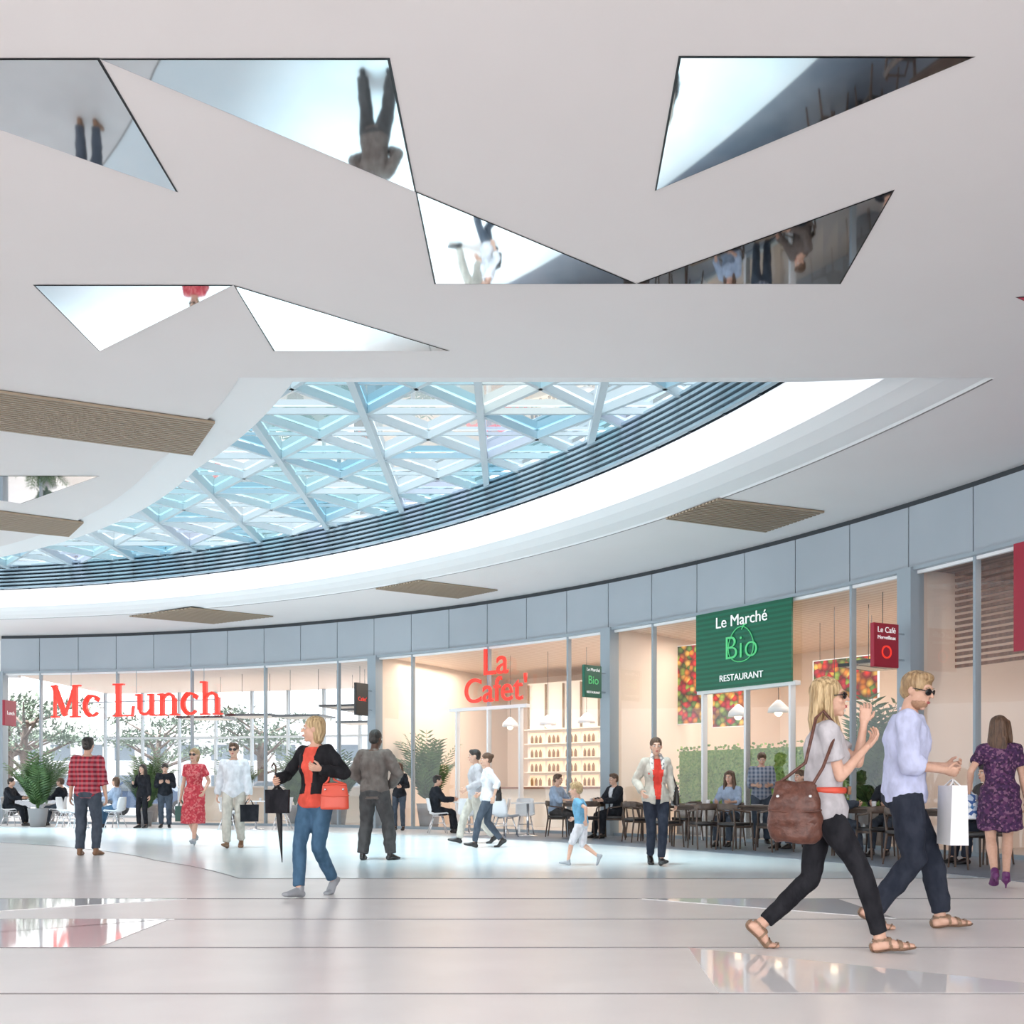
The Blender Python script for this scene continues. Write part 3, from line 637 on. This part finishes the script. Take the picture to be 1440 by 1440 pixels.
def car(name,x,y,rz,m):
    b=MB(); prof=[(-2.1,.35),(-2.15,.7),(-2.0,.9),(-1.35,1.0),(-.8,1.4),(.5,1.43),(1.2,1.0),(1.95,.88),(2.15,.65),(2.1,.35)]
    i=b.mi(m); A=[b.bm.verts.new((p[0],-.85,p[1])) for p in prof]; B_=[b.bm.verts.new((p[0],.85,p[1])) for p in prof]; n=len(prof)
    b.bm.faces.new(A); b.bm.faces.new(B_[::-1])
    for k in range(n): b.bm.faces.new((A[k],A[(k+1)%n],B_[(k+1)%n],B_[k]))
    for sy in (-.86,.86):
        b.poly([(-1.2,sy,1.02),(-.75,sy,1.34),(-.15,sy,1.36),(-.15,sy,1.0)],'cglass'); b.poly([(-.08,sy,1.0),(-.08,sy,1.36),(.45,sy,1.36),(1.05,sy,1.0)],'cglass')
        for xx in (-1.35,1.35): b.tube([(xx,sy*.85,.33),(xx,sy*1.02,.33)],[.33,.33],'black',n=20,rnd=False); b.tube([(xx,sy*1.02,.33),(xx,sy*1.03,.33)],[.19,.19],'chrome',n=14,rnd=False)
    o=b.obj(name,bevel=.05); o.location=(x,y,-.02); o.rotation_euler=(0,0,rad(rz))
car('car',-14.5,41,5,'carb'); car('car',-19.3,41.5,3,'carg'); car('car',-9.3,41.5,-4,'carg')
b=MB(); b.box((0,0,2.6),(60,8,5.2),'bldg')
for k in range(24):
    for z in (1.6,3.9): b.box((-28+2.45*k,-4.0,z),(1.5,.1,1.2),'cglass'); b.box((-28+2.45*k,-4.06,z-.65),(1.6,.12,.08),'white')
b.box((0,0,5.3),(60.6,8.6,.25),'white'); o=b.obj('office_building'); o.location=(-26,82,-.02)

# ------------------------------------------------------------ room shell
def hole_pts(inset):
    "plan outline of ceiling recess (inset=0) or of the skylight opening (inset=1): near edge, outer arc, inner arc"
    yn=11.65+.2*inset; ro=23.8-1.45*inset; def_in=lambda t:15.8+.6*inset+max(0,t-40)*.045
    tb=math.degrees(math.asin((yn-CY)/ro)); ta=26.9-.3*inset
    out=[fp(tb+(100-tb)*k/70,ro) for k in range(71)]
    inn=[fp(100+(ta-100)*k/70,def_in(100+(ta-100)*k/70)) for k in range(71)]
    near=[inn[-1].lerp(out[0],k/12) for k in range(1,12)]
    for q in near: q.y=yn
    return out,inn,near
o0,i0,n0=hole_pts(0); o1,i1,n1=hole_pts(1)
Hh=o0+i0+n0; Gg=o1+i1+n1
cu=bpy.data.curves.new('ceiling','CURVE'); cu.dimensions='2D'; cu.fill_mode='BOTH'
for pts in ([V((-34,-9,0)),V((18,-9,0)),V((18,38,0)),V((-34,38,0))],Hh):
    sp=cu.splines.new('POLY'); sp.points.add(len(pts)-1); sp.use_cyclic_u=True
    for k,p in enumerate(pts): sp.points[k].co=(p.x,p.y,0,1)
co=bpy.data.objects.new('t',cu); S.collection.objects.link(co)
dg=bpy.context.evaluated_depsgraph_get(); me=bpy.data.meshes.new_from_object(co.evaluated_get(dg)); bpy.data.objects.remove(co)
me.materials.clear(); me.materials.append(M['ceil']); ce=bpy.data.objects.new('ceiling',me); S.collection.objects.link(ce); ce.location=(0,0,ZC)
# rim, cove and reveal of the skylight
b=MB(); N_=len(Hh); nO=len(o0)
rows=[]
for k in range(N_):
    h,g_=Hh[k],Gg[k]; out=k<nO; zg=6.17 if out else ZC+.03; col=[]
    for t in ((0,.04,.3,.5,.65,.78,.88,.95,1) ):
        z=ZC+(.02 if t>0 else 0)+(zg-ZC-.02)*(t**3.0); p=h.lerp(g_,t); col.append(b.bm.verts.new((p.x,p.y,z)))
    col.append(b.bm.verts.new((g_.x,g_.y,6.19))); col.append(b.bm.verts.new((g_.x,g_.y,6.84))); rows.append(col)
iw,ic,idk=b.mi('white'),b.mi('cove'),b.mi('slatd')
for k in range(N_):
    a,c=rows[k],rows[(k+1)%N_]
    for j in range(len(a)-1):
        try: f=b.bm.faces.new((a[j],c[j],c[j+1],a[j+1]))
        except Exception: continue
        f.smooth=False; out=k<nO-1
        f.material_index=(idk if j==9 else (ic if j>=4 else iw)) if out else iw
b.obj('skylight_cove')
b=MB()
for k in range(7):
    z=6.20+.093*k; b.arc(22.22,22.30,z,z+.042,18.5,100,90,'slat')
for k in range(41): t=19.5+2*k; b.arc(22.29,22.33,6.18,6.82,t,t+.12,1,'slatd')
b.obj('skylight_louver',loc=CL)
b=MB()
b.arc(23.79,23.81,ZC-.004,ZC+.004,17.6,100,90,'joint'); b.obj('trim_1',loc=CL)
# skylight glazing + diagrid
b=MB(); g2=MB(); X0,dX,Y0,dY=-.48,1.78,9.4,2.1; Zg=6.86; random.seed(11)
for m in M['sg']: g2.mi(m)
def inring(p,a,c):
    r=(V((p[0]-CX,p[1]-CY))).length; return a<r<c
def bar(p,q,w,h):
    p=V((p[0],p[1],Zg)); q=V((q[0],q[1],Zg)); d=(q-p); a=math.atan2(d.y,d.x); b.box((p+q)/2+V((0,0,-h/2)),(d.length,w,h),'steel',rot=Matrix.Rotation(a,3,'Z'))
for i in range(-13,5):
    for j in range(0,10):
        x0=X0+i*dX; y0=Y0+j*dY; x1=x0+dX; y1=y0+dY; c=((x0+x1)/2,(y0+y1)/2)
        if not inring(c,14.2,24.6): continue
        bar((x0,y0),(x0,y1),.11,.16); bar((x0,y0),(x1,y0),.06,.09); bar((x0,y0),(x1,y1),.065,.12); bar((x0,y1),(x1,y0),.065,.12); bar((x0,c[1]),(x1,c[1]),.035,.05)
        for tri in (((x0,y0),(x1,y0),c),((x1,y0),(x1,y1),c),((x1,y1),(x0,y1),c),((x0,y1),(x0,y0),c)):
            f=g2.poly([(p[0],p[1],Zg+.02) for p in tri],None); f.material_index=random.choices([0,1,2,3,4],[6,3,5,.7,.7])[0]
b.obj('skylight_frame'); g2.obj('window_1',norm=False)

# ceiling mirrors and vents
def mirror(tri):
    c=V((sum(p[0] for p in tri)/len(tri),sum(p[1] for p in tri)/len(tri))); b=MB()
    o=[c+(V(p)-c).normalized()*((V(p)-c).length+.022) for p in tri]
    b.poly([(p.x,p.y,ZC-.003) for p in o],'black'); b.poly([(p[0],p[1],ZC-.007) for p in tri],'mirror')
    b.obj('ceiling_mirror')
for t in [((-4.56,6.577),(-2.663,6.577),(-2.634,8.02)),((-2.63,6.577),(-.80,6.577),(-.763,8.02)),((1.083,6.56),(2.946,6.56),(1.13,8.0)),((-.745,8.04),(-.704,9.48),(1.135,9.48)),
          ((1.17,9.48),(3.03,9.48),(2.98,8.02)),((-4.43,9.52),(-2.61,9.52),(-4.40,10.93)),((-2.575,9.53),(-2.53,10.93),(-.683,10.93)),((4.81,9.75),(6.7,9.48),(6.7,10.9)),((-6.17,15.28),(-8.03,16.73),(-10.0,15.28)),((-.8,5.1),(1.0,5.1),(1.0,3.7)),((-4.5,5.1),(-2.7,3.6),(-4.5,3.6))]: mirror(t)
def vent(A,B_,C,D,n=16):
    A,B_,C,D=[V((p[0],p[1],0)) for p in (A,B_,C,D)]; b=MB(); b.poly([p+V((0,0,ZC-.004)) for p in (A,B_,C,D)],'ventd')
    for k in range(n):
        u,v=(k+.12)/n,(k+.72)/n; q=[A.lerp(D,u),B_.lerp(C,u),B_.lerp(C,v),A.lerp(D,v)]; b.prism([(p.x,p.y) for p in q],ZC-.035,ZC-.006,'vent')
    b.obj('ceiling_vent')
vent((-8.2,11.0),(-3.77,13.0),(-4.46,14.28),(-8.85,12.3),20); vent((-11.0,15.6),(-7.47,17.86),(-8.16,18.85),(-11.7,17.1))
vent((3.31,16.43),(5.25,17.18),(4.57,18.54),(2.63,17.63)); vent((-2.06,22.8),(-.33,23.9),(-1.33,24.9),(-3.18,23.75)); vent((-8.2,26.2),(-6.4,27.5),(-8.4,28.7),(-10.3,27.5))

# floors
b=MB(); b.prism([(-34,-9),(18,-9),(18,38.5),(-34,38.5)],-.1,0,'floor'); b.obj('floor')
b=MB(); b.prism([(-120,38.5),(90,38.5),(90,140),(-120,140)],-.12,-.02,'asph'); b.obj('ground')
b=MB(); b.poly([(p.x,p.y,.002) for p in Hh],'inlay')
for k in range(len(Hh)):
    p,q=Hh[k],Hh[(k+1)%len(Hh)]
    if k>nO-2:
        d=(q-p)
        if d.length<1e-4: continue
        d.normalize(); w=V((-d.y,d.x,0))*.012; b.poly([p-w+V((0,0,.003)),q-w+V((0,0,.003)),q+w+V((0,0,.003)),p+w+V((0,0,.003))],'joint')
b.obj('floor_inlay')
b=MB()
for y_ in (2.14,3.59,5.035,6.516,7.96,9.47): b.box((-4,y_,.002),(42,.012,.004),'joint')
b.obj('floor_joint_lines')
b=MB()
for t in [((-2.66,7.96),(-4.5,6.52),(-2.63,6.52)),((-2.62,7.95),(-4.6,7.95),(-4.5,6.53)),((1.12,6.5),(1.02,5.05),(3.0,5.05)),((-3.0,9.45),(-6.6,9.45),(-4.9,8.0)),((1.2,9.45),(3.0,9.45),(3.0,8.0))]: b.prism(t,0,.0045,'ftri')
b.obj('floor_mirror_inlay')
b=MB(); b.arc(23.75,26.6,0,.006,-8,48,60,'terr'); b.obj('terrace_floor',loc=CL)
b=MB(); b.arc(26.66,33.6,0,.01,-8,86,90,'shopfloor'); b.obj('shop_floor',loc=CL)

# shop front: fascia, posts, mullions, glazing
st=2.69; T0=24.45-12*st; nP=35
b=MB()
for k in range(nP):
    t=T0+k*st; b.arc(26.56,26.62,4.61,5.60,t+.022,t+st-.022,4,'fascia')
b.arc(26.62,26.70,4.62,ZC-.003,T0,T0+nP*st,120,'dark'); b.arc(26.50,26.72,4.55,4.605,T0,T0+nP*st,120,'post')
b.obj('storefront_fascia',loc=CL)
b=MB()
posts=[24.45-st*5,24.45+st,24.45+7*st,24.45+13*st,T0+nP*st]
for t in posts: b.arc(26.45,26.75,0,4.6,t-.30,t+.30,2,'post')
t=T0
while t<T0+nP*st+.01:
    if min(abs(t-p) for p in posts)>1.0: b.arc(26.58,26.70,.05,4.56,t-.05,t+.05,1,'post')
    t+=2*st
b.obj('trim_2',loc=CL)
b=MB(); b.arc(26.58,26.70,0,.07,T0,T0+nP*st,120,'post'); b.arc(26.6,26.67,4.5,4.56,T0,T0+nP*st,120,'white'); b.obj('baseboard_storefront',loc=CL)
b=MB(); b.arcsurf(26.64,.06,4.55,T0,T0+nP*st,130,'glass'); b.obj('window_2',loc=CL,norm=False)
# interior shells
tA,tB,tC,tD=24.45+st,24.45+7*st,24.45+13*st,T0+nP*st
b=MB(); b.arc(26.75,33.6,4.60,4.66,tA,tD,90,'woodceil'); b.obj('ceiling_shops',loc=CL)
b=MB(); b.arc(26.75,33.6,4.60,4.66,T0,tA,40,'brownceil'); b.obj('ceiling_wine_shop',loc=CL)
b=MB(); b.arc(33.4,33.6,0,4.6,tA,tC,50,'peach'); b.obj('wall_back',loc=CL)
b=MB(); b.arc(29.6,29.75,0,4.6,T0,tA-.4,40,'wood'); b.obj('wall_right',loc=CL)
for i,t in enumerate((tA,tB,tC)):
    b=MB(); b.arc(26.76,33.4,0,4.6,t-.12,t+.12,1,'peach'); b.obj('wall_partition_%d'%(i+1),loc=CL)
b=MB()
for k in range(12): t=tC+k*(tD-tC)/11; b.arc(33.4,33.55,0,4.6,t-.06,t+.06,1,'post')
b.arc(33.4,33.55,2.9,2.97,tC,tD,40,'post'); b.arc(33.4,33.55,0,.1,tC,tD,40,'post'); b.obj('window_3',loc=CL)
b=MB(); b.arc(27.6,27.8,4.55,ZC,86.4,106,20,'white'); b.obj('wall_left',loc=CL)
b=MB()
for k in range(16): b.arc(27.3,27.36,3.0+.1*k,3.05+.1*k,T0,tA-.6,30,'wood')
b.obj('wood_louver_screen',loc=CL)
# glass doors
b=MB(); t1,t2=24.45+9*st,24.45+11*st
b.arc(26.56,26.70,3.0,3.08,t1,t2,6,'white')
for t in (t1+.5,(t1+t2)/2,t2-.5): b.arc(26.56,26.70,0,3.0,t-.05,t+.05,1,'white')
b.arc(26.52,26.54,.9,1.3,(t1+t2)/2+.12,(t1+t2)/2+.17,1,'chrome'); b.obj('door_1',loc=CL)
t1,t2=24.45+3*st,24.45+5*st; b=MB(); b.arc(26.56,26.70,2.95,3.03,t1,t2,6,'white')
for t in (t1+.3,(t1+t2)/2,t2-.3): b.arc(26.56,26.70,0,2.95,t-.05,t+.05,1,'white')
b.obj('door_2',loc=CL)
# cafe shelving with lit niches and counter
b=MB(); b.arc(31.6,32.2,0,4.2,45.5,56,24,'cream')
for r_ in range(5):
    for k in range(9):
        t=45.9+k*1.12; b.arc(31.56,31.6,1.15+r_*.42,1.45+r_*.42,t,t+.95,2,'warm2' if r_<4 else 'cream')
        if r_<4:
            for q in range(3): p=rad(t+.2+.27*q); b.tube([(31.5*math.cos(p),31.5*math.sin(p),1.15+r_*.42),(31.5*math.cos(p),31.5*math.sin(p),1.3+r_*.42),(31.5*math.cos(p),31.5*math.sin(p),1.38+r_*.42)],[.04,.04,.012],'bottle',n=8,rnd=False)
for r_ in range(5): b.arc(31.4,31.62,1.11+r_*.42,1.14+r_*.42,45.6,56,20,'cream')
for k in range(10): t=45.8+k*1.12; b.arc(31.5,31.61,2.85,4.15,t,t+.03,1,'vent')
b.obj('bottle_shelf',loc=CL)
b=MB(); b.arc(29.6,30.2,0,1.05,46,57,20,'cream'); b.arc(29.5,30.25,1.05,1.1,45.9,57.1,20,'wood'); b.obj('cafe_counter',loc=CL)
b=MB(); b.arc(30.5,31.2,0,1.1,30,40,20,'cream'); b.arc(30.4,31.25,1.1,1.15,29.9,40.1,20,'wood'); b.obj('restaurant_counter',loc=CL)
b=MB(); b.arc(30.0,30.7,0,1.1,63,78,20,'cream'); b.arc(29.9,30.75,1.1,1.15,62.9,78.1,20,'white'); b.obj('burger_counter',loc=CL)
# posters, living wall
def poster(x,y,z,w,h,rz,m,name):
    b=MB(); b.box((0,0,0),(w,.03,h),m)
    for sx in (-1,1): b.box((sx*w/2,-.005,0),(.02,.05,h+.02),'white')
    for sz in (-1,1): b.box((0,-.005,sz*h/2),(w+.02,.05,.02),'white')
    for sx in (-1,1): b.tube([(sx*w*.4,0,h/2),(sx*w*.4,0,4.55-z)],[.006,.006],'black',n=6)
    o=b.obj(name); o.location=(x,y,z); o.rotation_euler=(0,0,rad(rz))
poster(4.1,24.2,3.5,1.0,1.85,-40,'fruit','fruit_poster'); poster(5.1,24.0,3.1,.9,1.2,-42,'fruit','fruit_poster'); poster(6.9,21.2,3.3,1.5,.9,-50,'fruit','fruit_poster')
b=MB(); random.seed(4); b.arc(28.2,28.5,0,.7,31,42,16,'pot'); b.arc(28.3,28.4,.7,1.9,31,42,16,'ivy')
for k in range(1500):
    t=rad(random.uniform(31,42)); r_=28.3+random.uniform(-.12,.05); z=random.uniform(.65,2.0); c=V((r_*math.cos(t),r_*math.sin(t),z)); d=V((random.uniform(-1,1),random.uniform(-1,1),random.uniform(-1,.6))).normalized()*.09; w=d.cross(V((.3,.7,.2))).normalized()*.035
    b.poly([c,c+d*.5+w,c+d,c+d*.5-w],'ivy')
b.obj('living_wall_planter',loc=CL,norm=False)
# pendants
def pend_dome(p):
    b=MB(); b.tube([(0,0,0),(0,0,.1),(0,0,.2),(0,0,.26)],[.22,.20,.1,.03],'chairw',n=20,rnd=False); b.tube([(0,0,.26),(0,0,4.6-p[2])],[.006,.006],'black',n=6); b.ell((0,0,0),.08,'warm'); o=b.obj('pendant_lamp',smooth=True); o.location=p
for t,r_,z in [(36,28.0,2.6),(33.5,28.2,2.55),(38.5,28.2,2.6),(48,28.5,2.7),(50.5,28.5,2.7),(53,28.5,2.7)]: pend_dome(fp(t,r_,z))
def pend_flat(p,rz,w=1.5):
    b=MB(); b.box((0,0,0),(w,w*.8,.06),'black'); b.box((0,0,-.034),(w*.85,w*.65,.008),'cream')
    for sx in (-1,1): b.tube([(sx*w*.3,0,.03),(sx*w*.3,0,4.6-p[2])],[.008,.008],'black',n=6)
    o=b.obj('canopy_pendant'); o.location=p; o.rotation_euler=(0,0,rad(rz))
for t,r_,z in [(62,28.2,3.3),(64.5,28.8,3.5),(67,28.2,3.2),(61,29.5,3.0),(65,30,3.1),(71,28.6,3.3),(75,29,3.3),(29.5,27.8,3.3),(31.5,28.6,3.4)]: pend_flat(fp(t,r_,z),t-80)
# ------------------------------------------------------------ signs
def text(body,size,loc,rz,m,parent,ex=.015,off=0):
    c=bpy.data.curves.new('lettering','FONT'); c.body=body; c.size=size; c.extrude=ex; c.align_x='CENTER'; c.align_y='CENTER'; c.offset=off; c.space_line=.85
    c.materials.append(M[m]); o=bpy.data.objects.new('lettering',c); S.collection.objects.link(o); o.location=loc; o.rotation_euler=(rad(90),0,rad(rz)); o.parent=parent; return o
def emp(name,loc,rz):
    e=bpy.data.objects.new(name,None); S.collection.objects.link(e); e.location=loc; e.rotation_euler=(0,0,rad(rz)); e.empty_display_size=.2; return e
def stroke(b,pts,w,m='red',ox=0,sc=1,dp=.10):
    for p,q in zip(pts[:-1],pts[1:]):
        d=V((q[0]-p[0],0,q[1]-p[1])); c=V(((p[0]+q[0])/2+ox,0,(p[1]+q[1])/2))*sc; a=math.atan2(d.z,d.x)
        b.box(c,((d.length+w*.3)*sc,dp,w*sc),m,rot=Matrix.Rotation(-a,3,'Y'))
def arcp(cx,cy,rx,ry,a0,a1,n=14): return [(cx+rx*math.cos(rad(a0+(a1-a0)*k/n)),cy+ry*math.sin(rad(a0+(a1-a0)*k/n))) for k in range(n+1)]
LET={'M':(1.16,[([(.12,0),(.12,1)],.06),([(.10,1),(.5,.06)],.15),([(.5,.06),(.85,1)],.05),([(.87,0),(.87,1)],.16),([(0,0),(.26,0)],.05),([(.70,0),(1.06,0)],.05),([(0,1),(.2,1)],.05),([(.8,1),(1.06,1)],.05)]),
 'c':(.70,[(arcp(.34,.34,.26,.32,110,250),.13),(arcp(.34,.34,.26,.32,45,110,6),.07),(arcp(.34,.34,.26,.32,250,315,6),.07),([(.50,.52),(.55,.60)],.13)]),
 ' ':(.38,[]),
 'L':(.84,[([(.22,0),(.22,1)],.16),([(.04,1),(.42,1)],.05),([(.04,0),(.74,0)],.05),([(.72,0),(.76,.3)],.05)]),
 'u':(.80,[([(.15,.66),(.15,.2)],.13),([(.15,.2),(.20,.08),(.32,.03),(.45,.07),(.56,.2)],.08),([(.58,0),(.58,.66)],.13),([(.0,.65),(.2,.65)],.05),([(.44,.65),(.62,.65)],.05),([(.58,0),(.74,0)],.05)]),
 'n':(.80,[([(.15,0),(.15,.66)],.13),([(.15,.5),(.26,.62),(.40,.66),(.52,.60),(.57,.48)],.08),([(.58,0),(.58,.5)],.13),([(0,0),(.30,0)],.05),([(.44,0),(.74,0)],.05),([(0,.65),(.15,.65)],.05)]),
 'h':(.80,[([(.15,0),(.15,1)],.13),([(.15,.5),(.26,.62),(.40,.66),(.52,.60),(.57,.48)],.08),([(.58,0),(.58,.5)],.13),([(0,0),(.30,0)],.05),([(.44,0),(.74,0)],.05),([(0,1),(.15,1)],.05)])}
b=MB(); ox=-3.06
for ch in 'Mc Lunch':
    adv,ss=LET[ch]
    for pts,w in ss: stroke(b,pts,w,'red',ox,.92)
    ox+=adv
b.box((0,.06,.42),(5.4,.03,.03),'post')
for sx in (-2.2,0,2.2): b.tube([(sx,.06,.42),(sx,.06,1.35)],[.01,.01],'post',n=6)
tm=24.45+19.3*st; q=fp(tm,26.2,3.2); o=b.obj('storefront_sign'); o.location=q; o.rotation_euler=(0,0,rad(tm-90))
tm=24.45+9.72*st; e=emp('cafe_sign',fp(tm,26.45,3.74),tm-90); text('La',.92,(0,0,.38),0,'red',e,.02,.004); text("Cafet'",.86,(0,0,-.30),0,'red',e,.02,.004)
# green banner
tm=24.45+4*st; e=emp('restaurant_banner',fp(tm,26.46,3.78),tm-90)
b=MB(); b.box((0,.03,0),(2.42,.04,1.54),'green'); b.obj('board',e)
text('Le Marché',.31,(0,-.01,.52),0,'wtext',e,.006); text('Bio',.66,(0,-.01,-.02),0,'lgreen',e,.006,-.010); text('RESTAURANT',.18,(0,-.01,-.58),0,'wtext',e,.006)
b=MB(); b.tube([V((.32*math.cos(a),-.01,.02+.34*math.sin(a)-.03*math.cos(2*a))) for a in [k*math.pi/12 for k in range(25)]],[.010]*25,'lgreen',n=6); b.tube([(.02,-.01,.33),(.08,-.01,.41),(.14,-.01,.42)],[.01,.02,.008],'lgreen',n=6); b.obj('apple_outline',e)
def blade(t,z,bm,lines,w=.55,h=.70,tm_='wtext'):
    e=emp('blade_sign',fp(t,26.02,z),t); b=MB(); b.box((0,0,0),(w,.08,h),bm); b.box((w/2+.1,0,h*.3),(.22,.03,.03),'post'); b.box((w/2+.1,0,-h*.3),(.22,.03,.03),'post'); b.obj('board',e,bevel=.01)
    for s_,sz,dz,m in lines: text(s_,sz,(0,-.045,dz),0,m,e,.003)
blade(tA,3.32,'redb',[('Le Café',.13,.24,'wtext'),('Merveilleux',.085,.12,'wtext'),('O',.30,-.12,'red')])
blade(tB,3.38,'greenb',[('Le Marché',.10,.25,'wtext'),('Bio',.26,.02,'lgreen'),('RESTAURANT',.07,-.24,'wtext')])
blade(tC,3.4,'black',[('Cafet\'',.15,.0,'red')],.5,.85)
blade(85.0,3.3,'redb',[('Lunch',.16,0,'wtext')],.6,.75)
b=MB(); b.arc(26.48,26.52,3.0,4.55,T0+8*st,22.75,8,'redb'); b.obj('wine_banner',loc=CL)

# ------------------------------------------------------------ light
w=bpy.data.worlds.new('sky'); S.world=w; w.use_nodes=True; N=w.node_tree.nodes; L=w.node_tree.links; bg=N['Background']
tc=N.new('ShaderNodeTexCoord'); nz=N.new('ShaderNodeTexNoise'); nz.inputs['Scale'].default_value=2.5; nz.inputs['Detail'].default_value=5
r=N.new('ShaderNodeValToRGB'); r.color_ramp.elements[0].position=.35; r.color_ramp.elements[1].position=.65; r.color_ramp.elements[0].color=(.86,.94,1,1); r.color_ramp.elements[1].color=(1,.98,.97,1)
L.new(tc.outputs['Generated'],nz.inputs['Vector']); L.new(nz.outputs['Fac'],r.inputs['Fac']); L.new(r.outputs['Color'],bg.inputs['Color']); bg.inputs['Strength'].default_value=1.9
def light(name,typ,loc,rot,energy,col,size=None,sy=None,angle=None):
    l=bpy.data.lights.new(name,typ); l.energy=energy; l.color=col
    if typ=='AREA':
        l.size=size
        if sy: l.shape='RECTANGLE'; l.size_y=sy
    if angle: l.angle=rad(angle)
    o=bpy.data.objects.new(name,l); S.collection.objects.link(o); o.location=loc; o.rotation_euler=[rad(a) for a in rot]; return o
light('sun','SUN',(0,10,20),(14,-6,0),13.0,(1,.99,.98),angle=22)
light('rear_fill_light','AREA',(-5,-8.8,2.9),(90,0,0),620,(1,.97,.955),34,5.2)  # added fill lamp behind the camera to brighten ceiling and figures
for t,e,r_ in [(20,90,28.3),(31,125,29.5),(39,125,29.5),(47,120,29),(56,120,29),(65,150,30),(75,150,30),(82,100,30)]:
    p=fp(t,r_,4.52); light('shop_downlight','AREA',p,(0,0,t),e,(1,.87,.75),3.0,3.0)

# ------------------------------------------------------------ camera
cam=bpy.data.cameras.new('camera'); co=bpy.data.objects.new('camera',cam); S.collection.objects.link(co)
co.location=(0,0,1.0); co.rotation_euler=(rad(90),0,0); cam.sensor_width=36; cam.lens=36; cam.shift_y=.2722; cam.clip_end=400
S.camera=co
